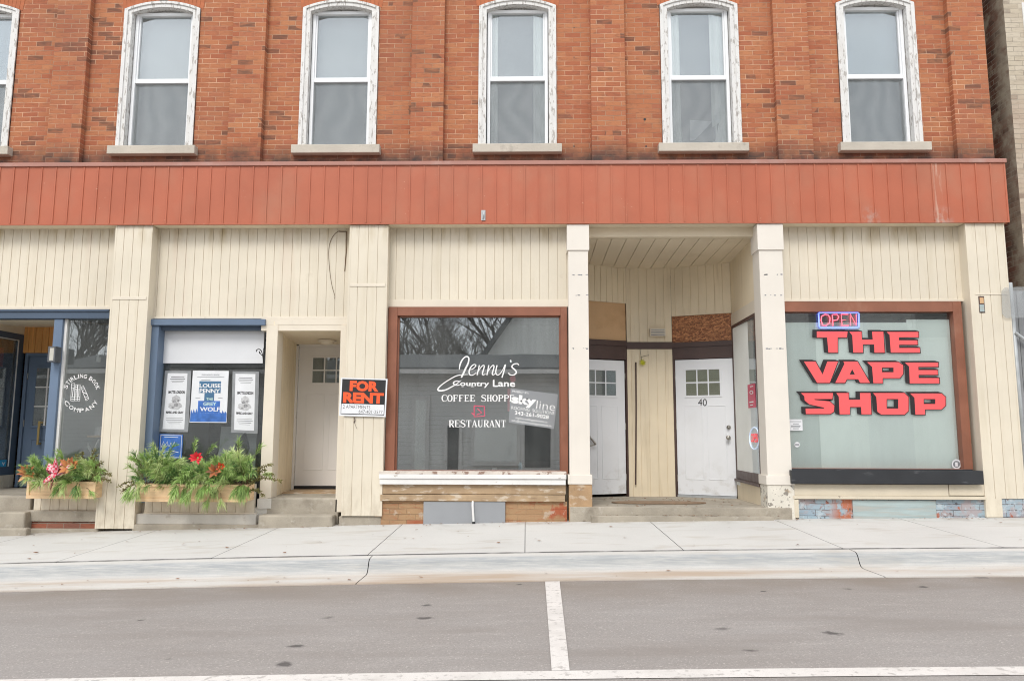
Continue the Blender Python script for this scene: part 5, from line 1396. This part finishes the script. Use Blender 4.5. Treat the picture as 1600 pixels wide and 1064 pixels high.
# wall lantern on the blue post
zl = at(82, 553, yb6 - .1); LN = thing('wall_lantern', 'grey box wall lantern with pale glass on the blue post of the book shop', 'lantern', (zl.x, yb6, zl.z - .12))
g = G(); g.pbox(74.5, 88, 541, 566, yb6 - .13, yb6 - .122); cx = zl.x
l, r = X(74.5, 553, yb6 - .13), X(86, 553, yb6 - .13); t, b = Z(80, 541, yb6 - .13), Z(80, 565.5, yb6 - .13)
g = G(); g.box(l, r, yb6 - .13, yb6, t - .02, t); g.box(l, r, yb6 - .13, yb6, b, b + .02); g.box(l, l + .02, yb6 - .13, yb6, b + .0205, t - .0205); g.box(r - .02, r, yb6 - .13, yb6, b + .0205, t - .0205); g.box(l + .0205, r - .0205, yb6 - .02, yb6, b + .0205, t - .0205)
g.build('housing', pm('dark_grey_metal', (.11, .115, .125), .45, .1, metal=.2), LN, bevel=.003)
G().box(l + .0206, r - .0206, yb6 - .126, yb6 - .022, b + .0206, t - .0206).build('diffuser', pm('pale_lantern_glass', (.50, .48, .42), .3, .05), LN)

# ---- planter boxes and winter greenery
def planter(l, r, t, b, y0, y1, label, npan):
    P = thing('planter_box', label, 'planter', at((l + r) / 2, b, (y0 + y1) / 2), 'raw pine window boxes')
    m = (t + b) / 2
    a, c, zb, zt = X(l, m, y0), X(r, m, y0), Z((l + r) / 2, b, y0), Z((l + r) / 2, t, y0)
    g = G(); g.box(a, c, y0 + .014, y0 + .03, zb, zt); g.box(a, c, y1 - .02, y1, zb, zt); g.box(a, a + .02, y0 + .0305, y1 - .0205, zb, zt); g.box(c - .02, c, y0 + .0305, y1 - .0205, zb, zt); g.box(a + .02, c - .02, y0 + .031, y1 - .021, zb, zb + .02)
    g.build('box', 'rawpine', P, bevel=.003)
    g = G(); g.box(a - .006, c + .006, y0, y0 + .0138, zb - .008, zb + .035); g.box(a - .006, c + .006, y0, y0 + .0138, zt - .03, zt + .004)
    for k in range(npan + 1):
        x = a + (c - a) * k / npan; x0 = max(a - .006, x - .028); x1 = min(c + .006, x + .028); g.box(x0, x1, y0, y0 + .0138, zb + .0352, zt - .0302)
    g.build('trim_board', 'rawpine', P, bevel=.002)
    g = G(); g.box(a + .021, c - .021, y0 + .031, y1 - .021, zt - .05, zt - .04); g.build('potting_soil', 'leafbrown', P)
    return a, c, zb, zt
P1 = planter(42, 148, 752.5, 778, -.16, .095, 'short raw pine planter box under the book shop logo window', 2)
P2 = planter(213, 385, 757, 783, -.17, .095, 'long raw pine planter box under the poster window', 3)
def needle(g, p, d, L, w_):
    d = d.normalized(); s = d.cross(Vector((U(-1, 1), U(-1, 1), U(-1, 1)))).normalized() * w_
    e = p + d * L + Vector((0, 0, -L * L * U(1.2, 3.6))); m = p + d * L * .55 + Vector((0, 0, -L * L * .15))
    g.add([p - s * .5, p + s * .5, m + s * .5, e, m - s * .5], [(0, 1, 2, 3, 4)])
def tuft(g, p, d, L, n, nl=.11, w_=.0043, droop=.5):
    d = d.normalized(); q = p.copy(); P = [p.copy()]; N = 5
    for k in range(N):
        q = q + d * (L / N); d = (d + Vector((0, 0, -droop / N))).normalized(); P.append(q.copy())
    km = g.k; g.k = 3; g.tube(P, .004, 4, .002, cap=False)
    for k in range(n):
        t = .35 + .65 * R() ** .7; i = min(N - 1, int(t * N)); f_ = t * N - i; b = P[i].lerp(P[i + 1], f_); dd = (P[i + 1] - P[i]).normalized()
        rd = Vector((U(-1, 1), U(-1, 1), U(-1, 1))); rd = (rd - dd * rd.dot(dd)).normalized()
        g.k = random.choices((0, 1, 2), (5, 3.2, 1.6))[0] if R() < .35 else km
        needle(g, b, dd + rd * U(.25, .75), nl * U(.7, 1.15), w_)
    g.k = km
def greenery(P, spec, name, label, extra=()):
    a, c, zb, zt = P; g = G()
    for k in range(spec['n']):
        t = (k + R()) / spec['n']; x = a + (c - a) * t; y = U(-.13, .06)
        h = spec['h'](t)
        d = Vector((U(-.5 if t > .18 else 0, .5 if t < .85 else .15) + (t - .5) * .3, U(-.75, .3), U(.25, 1.5)))
        g.k = random.choices((0, 1, 2), (5, 3.5, 1.5))[0]
        tuft(g, Vector((x, y, zt - .04)), d, h * U(.55, 1.0), 92, U(.10, .15), droop=U(.3, 1.1))
    for k in range(spec['m']):
        t = random.choice(spec['hang']) + U(-.05, .05); x = a + (c - a) * t
        g.k = random.choices((0, 1, 2), (6, 3, 1))[0]
        tuft(g, Vector((x, U(-.17, -.1), zt - .01)), Vector((U(-.4, .4), -.8, U(-.1, .4))), U(.12, .22), 84, U(.09, .13), droop=U(1.6, 3.0))
    for px, py, dy, dx, dz, L in extra:
        g.k = random.choice((0, 0, 1)); tuft(g, at(px, py, dy), Vector((dx, -.3, dz)), L, 50, .12, droop=.8)
    o = g.build(name, ['needle_a', 'needle_b', 'needle_c', 'stem'], origin=((a + c) / 2, -.03, zt - .04)); return tag(o, label, 'greenery', 'winter greenery in the window boxes')
greenery(P2, dict(n=165, h=lambda t: .40 + .15 * math.sin(t * 9 + .5) * (t < .7) + .10 * (t > .75), m=26, hang=[.02, .42, .5, .62, .66, .7, .99, 1.0]), 'pine_greenery', 'bushy bright green white-pine boughs spilling over the long planter box',
         [(222, 735, -.1, -.3, .9, .2), (216, 765, -.12, -.4, -.2, .10), (300, 725, 0, .2, 1, .34), (318, 722, 0, .5, 1, .28), (372, 720, .0, .1, 1, .30), (395, 722, -.05, .4, 1, .26), (400, 745, -.1, .9, .5, .2), (250, 720, 0, -.2, 1, .22), (345, 770, -.18, .2, -.6, .12), (330, 770, -.18, -.2, -.6, .12)])
greenery(P1, dict(n=95, h=lambda t: .30 + .09 * math.sin(t * 8), m=5, hang=[.6, .75]), 'pine_greenery', 'low mixed green boughs filling the short planter box behind the pink bow',
         [(62, 740, -.05, -.1, 1, .20), (100, 735, -.05, 0, 1, .25), (118, 760, -.16, .3, -.1, .12), (135, 762, -.16, .5, -.1, .14)])
def juniper(o_px, tips, label, name='juniper_sprig', m='juniper'):
    g = G()
    for (a, b, ya, c, d, yb) in tips:
        p = at(a, b, ya); q = at(c, d, yb); n = 14; prev = p
        for k in range(1, n + 1):
            t = k / n; x = p.lerp(q, t) + Vector((0, 0, .05 * math.sin(t * 3.1))); g.k = 1; g.tube([prev, x], .004, 4, cap=False); prev = x; g.k = 0
            for j in range(7):
                dd = Vector((U(-1, 1), U(-1, 1), U(-1, 1))).normalized(); e = x + dd * U(.015, .045); s = dd.cross(Vector((.3, .8, .1))).normalized() * .007
                g.add([x, x + dd * .02 + s, e, x + dd * .02 - s], [(0, 1, 2, 3)])
    return tag(g.build(name, [m, 'stem'], origin=at(*o_px)), label, 'sprig', 'juniper sprigs in the window boxes')
juniper((135, 755, -.05), [(130, 755, -.05, 128, 706, -.05), (132, 755, -.05, 148, 703, -.03), (134, 755, -.08, 160, 722, -.12), (136, 755, -.1, 174, 742, -.16), (134, 757, -.1, 150, 712, -.1), (136, 757, -.12, 172, 752, -.2), (128, 757, -.1, 120, 712, -.05), (135, 758, -.14, 166, 735, -.14), (133, 756, -.05, 142, 730, -.08)],
        'dark olive juniper sprig leaning over the cream column from the short planter')
juniper((390, 760, -.08), [(385, 752, -.1, 425, 726, -.15), (388, 755, -.1, 438, 752, -.2), (386, 755, -.1, 415, 735, -.12), (390, 758, -.12, 428, 742, -.18), (388, 768, -.12, 412, 775, -.15)], 'dark olive juniper sprig reaching past the cream post from the long planter')
juniper((222, 755, -.05), [(225, 748, -.08, 203, 714, -.1), (224, 740, -.08, 212, 718, -.1), (222, 758, -.1, 186, 760, -.22), (222, 760, -.1, 190, 768, -.2)], 'sparse dark twigs poking left from the long planter over the cream column')
def leaf(g, p, d, up, L, Wd):
    d = d.normalized(); s = d.cross(up).normalized(); n_ = s.cross(d).normalized(); prof = [(0, .05), (.25, .75), (.5, 1), (.75, .7), (1, .03)]
    vs = []
    for t, w_ in prof:
        c = p + d * L * t + n_ * L * (.18 * t - .30 * t * t); vs += [c - s * Wd * w_ * .5 + n_ * Wd * .18 * w_, c, c + s * Wd * w_ * .5 + n_ * Wd * .18 * w_]
    fs = []
    for i in range(4):
        b = i * 3; fs += [(b, b + 1, b + 4, b + 3), (b + 1, b + 2, b + 5, b + 4)]
    g.add(vs, fs)
def rosette(name, px, py, y, n, L, Wd, mats, label, cat, up=.9, spread=1.0, grp=None):
    c = at(px, py, y); g = G()
    for k in range(n):
        a = 2 * math.pi * k / n + U(-.3, .3); g.k = k % len(mats)
        d = Vector((math.cos(a) * spread, -.7 - .4 * R(), math.sin(a) * spread * .8 + up * .5)); leaf(g, c + Vector((math.cos(a) * .01, 0, math.sin(a) * .01)), d, Vector((0, -1, .35)), L * U(.75, 1.1), Wd * U(.8, 1.1))
    o = g.build(name, mats, origin=c, smooth=True); return tag(o, label, cat, grp)
MT['bronze2'] = pm('rust_leaf_back', (.36, .12, .045), .6, .3, 14); MT['bronze3'] = pm('pale_bronze_leaf', (.62, .30, .13), .5, .2, 14)
rosette('magnolia_leaves', 113, 731, -.25, 11, .155, .075, ['bronze3', 'bronze', 'bronze2'], 'large bronze magnolia leaf cluster in the middle of the short planter', 'leaves', 1.0, .9, 'bronze leaf clusters')
rosette('magnolia_leaves', 47, 740, -.24, 9, .14, .05, ['bronze', 'bronze2'], 'smaller pointed bronze leaf cluster at the left end of the short planter', 'leaves', .6, 1.1, 'bronze leaf clusters')
rosette('magnolia_leaves', 337, 736, -.27, 9, .11, .055, ['bronze2', 'bronze', 'leafbrown'], 'dull brown leaf cluster among the pine in the long planter', 'leaves', .5, .9, 'bronze leaf clusters')
rosette('red_poinsettia', 309, 715, -.25, 9, .105, .05, ['petal'], 'bright red poinsettia flower among the pine in the long planter', 'flower', .3, 1.1)
rosette('red_bloom', 346, 729, -.28, 6, .065, .04, [pm('orange_red_petal', (.50, .07, .02), .5, .2)], 'small orange-red bloom beside the brown leaves in the long planter', 'flower', .3, .9)
# pink gingham bow
def ging():
    s = NT('pink_gingham'); xyz = s.sep()
    ck = s.n('TexChecker'); s.l(s.tc.outputs['Object'], ck.inputs['Vector']); ck.inputs['Scale'].default_value = 34
    ck.inputs['Color1'].default_value = (.62, .05, .10, 1); ck.inputs['Color2'].default_value = (.75, .48, .50, 1)
    return s.fin(ck.outputs['Color'], .7)
MT['gingham'] = ging()
g = G(); c = at(90, 738, -.27)
def ribbon3(g, P, w_):
    vs = []
    for p in P: vs += [p + Vector((0, w_ * .25, w_ / 2)), p + Vector((0, -w_ * .25, -w_ / 2))]
    g.add(vs, [(2 * k, 2 * k + 2, 2 * k + 3, 2 * k + 1) for k in range(len(P) - 1)])
for sx, L, rz in ((-1, .13, .07), (1, .19, .09), (-.5, .09, .16), (.6, .11, .14)):
    P = []
    for k in range(11):
        t = k / 10 * math.pi; P.append(c + Vector((sx * L * math.sin(t) * 1.0, -.03 * math.sin(2 * t), rz * math.sin(t) * .8 + .03 * math.sin(2 * t))))
    ribbon3(g, P, .075)
for dx_, dz_ in ((-.20, -.17), (-.05, -.19), (-.12, -.15)):
    P = [c + Vector((dx_ * t, -.04 * math.sin(t * 3) - .01, dz_ * t)) for t in (0, .25, .5, .75, 1)]; ribbon3(g, P, .07)
tag(g.build('ribbon_bow', 'gingham', origin=c), 'pink and white checked ribbon bow on the front of the short planter', 'bow')

# ------------------------------------------------------------------ right side: neighbour and gate
xn = at(1567, 0, .2).x
NB = thing('cream_brick_building', 'cream brick building across the narrow gap at the right edge', 'building', (xn + 3, .2, 0))
g = G(); g.add([(xn, .2, -.3), (xn + 7, .2, -.3), (xn + 7, .2, 8), (xn, .2, 8)], [(0, 1, 2, 3)]); g.build('wall', 'brick_cream', NB)
g = G(); g.add([(xn, .2, -.3), (xn, 12, -.3), (xn, 12, 8), (xn, .2, 8)], [(3, 2, 1, 0)]); g.add([(xn - 1, 12, -.3), (xn, 12, -.3), (xn, 12, 8), (xn - 1, 12, 8)], [(0, 1, 2, 3)]); g.build('side_wall', 'brick_side', NB)
G().box(xn - .02, xn + 7, .18, 12, 8, 8.2).build('roof', 'roofdk', NB)
xw = at(1600, 40, .2).x - .01; zw0_, zw1_ = at(1600, 53, .2).z, at(1600, 5, .2).z
w_ = G().box(xw, xw + 1, .19, .22, zw0_ - 1.4, zw1_).build('window', 'casing', NB); G().box(xw + .06, xw + .94, .185, .1895, zw0_ - 1.34, zw1_ - .06).build('pane', 'glass_dark', w_)
yg_ = .10
MG = thing('board_gate', 'grey weathered board gate on a galvanised post beside the end column', 'gate', (6.5, yg_, .9))
xp = X(1587, 560, yg_); zt_, zb8 = Z(1590, 450, yg_), Z(1600, 690, yg_)
g = G(); g.tube([(xp, yg_, 0), (xp, yg_, Z(1587, 442, yg_))], .03, 10); g.build('post', 'galv', MG, smooth=True)
g = G(); x = XR + .06
while x < xn + .7:
    g.box(x, x + .09, yg_ + .04, yg_ + .06, zb8, zt_ - .03); x += .096
g.build('boards', 'grey_wood', MG, bevel=.003)
g = G(); g.box(XR + .06, xn + .7, yg_ + .061, yg_ + .1, zb8 + .1, zb8 + .2); g.build('rail', 'galv', MG); g = G(); g.tube([(xp, yg_ - .03, Z(1587, 520, yg_)), (xp + .4, yg_ - .03, Z(1587, 560, yg_))], .02, 8); g.build('brace', 'galv', MG)
g = G(); yq = -.03; g.add([F0.pt(1564, 449, yq), F0.pt(1610, 448, yq), F0.pt(1612, 496, yq), F0.pt(1566, 497, yq)], [(0, 1, 2, 3)]); 
s = NT('cloudy_plastic'); t = s.n('BsdfTransparent'); d = s.n('BsdfPrincipled'); d.inputs['Base Color'].default_value = (.42, .44, .45, 1); d.inputs['Roughness'].default_value = .25
m_ = s.n('MixShader'); m_.inputs[0].default_value = .27; s.l(t.outputs[0], m_.inputs[1]); s.l(d.outputs[0], m_.inputs[2]); s.l(m_.outputs[0], s.out.inputs['Surface'])
g = G(); g.pprism([(1565, 455), (1570, 449), (1612, 448), (1613, 496), (1572, 497), (1566, 490)], yq, yq + .004)
tag(g.build('plastic_sheet', s.m, origin=F0.pt(1590, 497, yq)), 'cloudy translucent plastic panel fixed at the top of the gate post', 'panel')
g = G(); g.box(XR + .045, xn + 1.5, .06, .35, -.2, zb8 - .01); tag(g.build('low_wall', 'white_conc', bevel=.01, origin=(xn, .06, -.2)), 'low pale concrete wall under the grey board gate', 'wall')

# ------------------------------------------------------------------ across the street (seen mirrored in the glass)
def mir(px, py, Y): 
    p = at(px, py, 2 * YG - Y); return Vector((p.x, Y, p.z))
Yh = -15.0
HH = thing('clapboard_house', 'long low white clapboard house with dark roof across the street', 'house', (-4, Yh, -.4))
ze = mir(750, 580, Yh).z; zr = ze + .35
g = G(); g.box(-16, 3.6, Yh - 6, Yh, -.5, ze); g.build('wall', 'clap', HH)
g = G(); V = [(-16.4, Yh + .5, ze - .02), (3.9, Yh + .5, ze - .02), (3.9, Yh - 3, ze + .75), (-16.4, Yh - 3, ze + .75)]
g.add(V + [(a, b, c + .12) for a, b, c in V], [(0, 1, 2, 3), (4, 5, 6, 7), (0, 1, 5, 4), (1, 2, 6, 5), (3, 0, 4, 7), (2, 3, 7, 6)]); g.mat(1).box(-16.4, 3.9, Yh + .5, Yh + .6, ze - .12, ze + .03); g.build('roof', ['roofdk', 'whitewood'], HH)
for a, b, c, d, m in ((650, 625, 664, 745, 'white'), (700, 665, 716, 735, 'dark'), (742, 665, 808, 722, 'white'), (820, 660, 860, 730, 'dark')):
    p, q = mir(a, b, Yh), mir(c, d, Yh)
    w_ = G().box(p.x - .12, q.x + .12, Yh + .02, Yh + .08, q.z - .12, p.z + .12).build('window', 'whitewood', HH)
    G().box(p.x, q.x, Yh + .081, Yh + .1, q.z, p.z).build('pane', 'blind_w' if m == 'white' else 'dark', w_)
Yg2 = -21.0
GH = thing('gabled_hall', 'tall weathered white gabled hall behind the clapboard house', 'house', (4, Yg2, -.4))
ap = mir(806, 490, Yg2); sl = mir(757, 560, Yg2); k = (ap.z - sl.z) / (ap.x - sl.x)
xa2 = ap.x + 3.2; za2 = ap.z + 3.2 * k
ring = [(sl.x - 2, -.5), (sl.x - 2, sl.z - 2 * k), (xa2, za2), (2 * xa2 - sl.x + 2, sl.z - 2 * k), (2 * xa2 - sl.x + 2, -.5)]
G().prism(ring, Yg2 - 9, Yg2).build('wall', 'gable', GH)
g = G()
for sx in (1, -1):
    P = [(xa2, za2), (xa2 - sx * (xa2 - sl.x + 2.6), sl.z - 2.6 * k)]
    g.prism([(P[0][0], P[0][1] + .02), (P[1][0], P[1][1] + .02), (P[1][0], P[1][1] + .3), (P[0][0], P[0][1] + .3)], Yg2 - 9.3, Yg2 + .5)
g.build('roof', 'roofdk', GH)
def bare_tree(x, y, h, label, seed):
    rs = random.Random(seed); T = thing('bare_tree', label, 'tree', (x, y, -.5), 'bare trees across the street')
    g = G(); gt = G()
    def grow(p, d, L, r, lvl):
        N = 3; P = [p]; q = p
        for k in range(N):
            d = (d + Vector((rs.uniform(-1, 1), rs.uniform(-1, 1), rs.uniform(-.2, .6))) * .16).normalized(); q = q + d * L / N; P.append(q)
        (gt if lvl < 2 else g).tube(P, r, 5 if lvl < 2 else 3, r * .6, cap=False)
        if lvl >= 5: return
        nb = (7, 5, 5, 4, 3)[lvl]
        for k in range(nb):
            t = rs.uniform(.35, 1.0); i = min(N - 1, int(t * N)); b = P[i].lerp(P[i + 1], t * N - i)
            a = rs.uniform(0, 6.28); s = Vector((math.cos(a), math.sin(a), rs.uniform(-.1, .9))); nd = (d * .75 + s * .75).normalized()
            grow(b, nd, L * rs.uniform(.5, .72), r * rs.uniform(.38, .52), lvl + 1)
    grow(Vector((x, y, -.5)), Vector((0, 0, 1)), h * .42, .22, 0)
    gt.build('trunk', 'bark', T); g.build('crown', 'bark', T)
for k, (x, y, h) in enumerate(((-10, -24, 12), (-5.2, -27, 14), (-1.0, -24, 12), (-16, -26, 13), (3.0, -30, 15), (-21, -24, 12), (-7.5, -22, 9), (-3.2, -22.5, 9.5), (-13, -22, 9))):
    bare_tree(x, y, h, ('wide bare tree behind the clapboard house', 'tall bare tree behind the clapboard house chimney side', 'bare tree between the house and the gabled hall', 'bare tree at the far end of the clapboard house', 'very tall bare tree behind the gabled hall', 'outlying bare tree beyond the clapboard house', 'smaller twiggy bare tree close behind the clapboard house', 'smaller twiggy bare tree nearest the gabled hall', 'smaller twiggy bare tree near the far end of the clapboard house')[k], 40 + k)
PH = thing('pale_rendered_shop', 'wide pale rendered shop building across the street to the right', 'building', (12, Yh, -.4))
G().box(4.6, 24, Yh - 8, Yh - .5, -.5, 7.5).build('wall', 'gable', PH)
G().box(4.5, 24.1, Yh - 8.1, Yh - .35, 7.5, 7.8).build('roof', 'roofdk', PH)
for k in range(5):
    w_ = G().box(6 + k * 3.6, 7.3 + k * 3.6, Yh - .5, Yh - .44, 4.2, 6.2).build('window', 'whitewood', PH)
    G().box(6.1 + k * 3.6, 7.2 + k * 3.6, Yh - .439, Yh - .42, 4.3, 6.1).build('pane', 'midroom', w_)
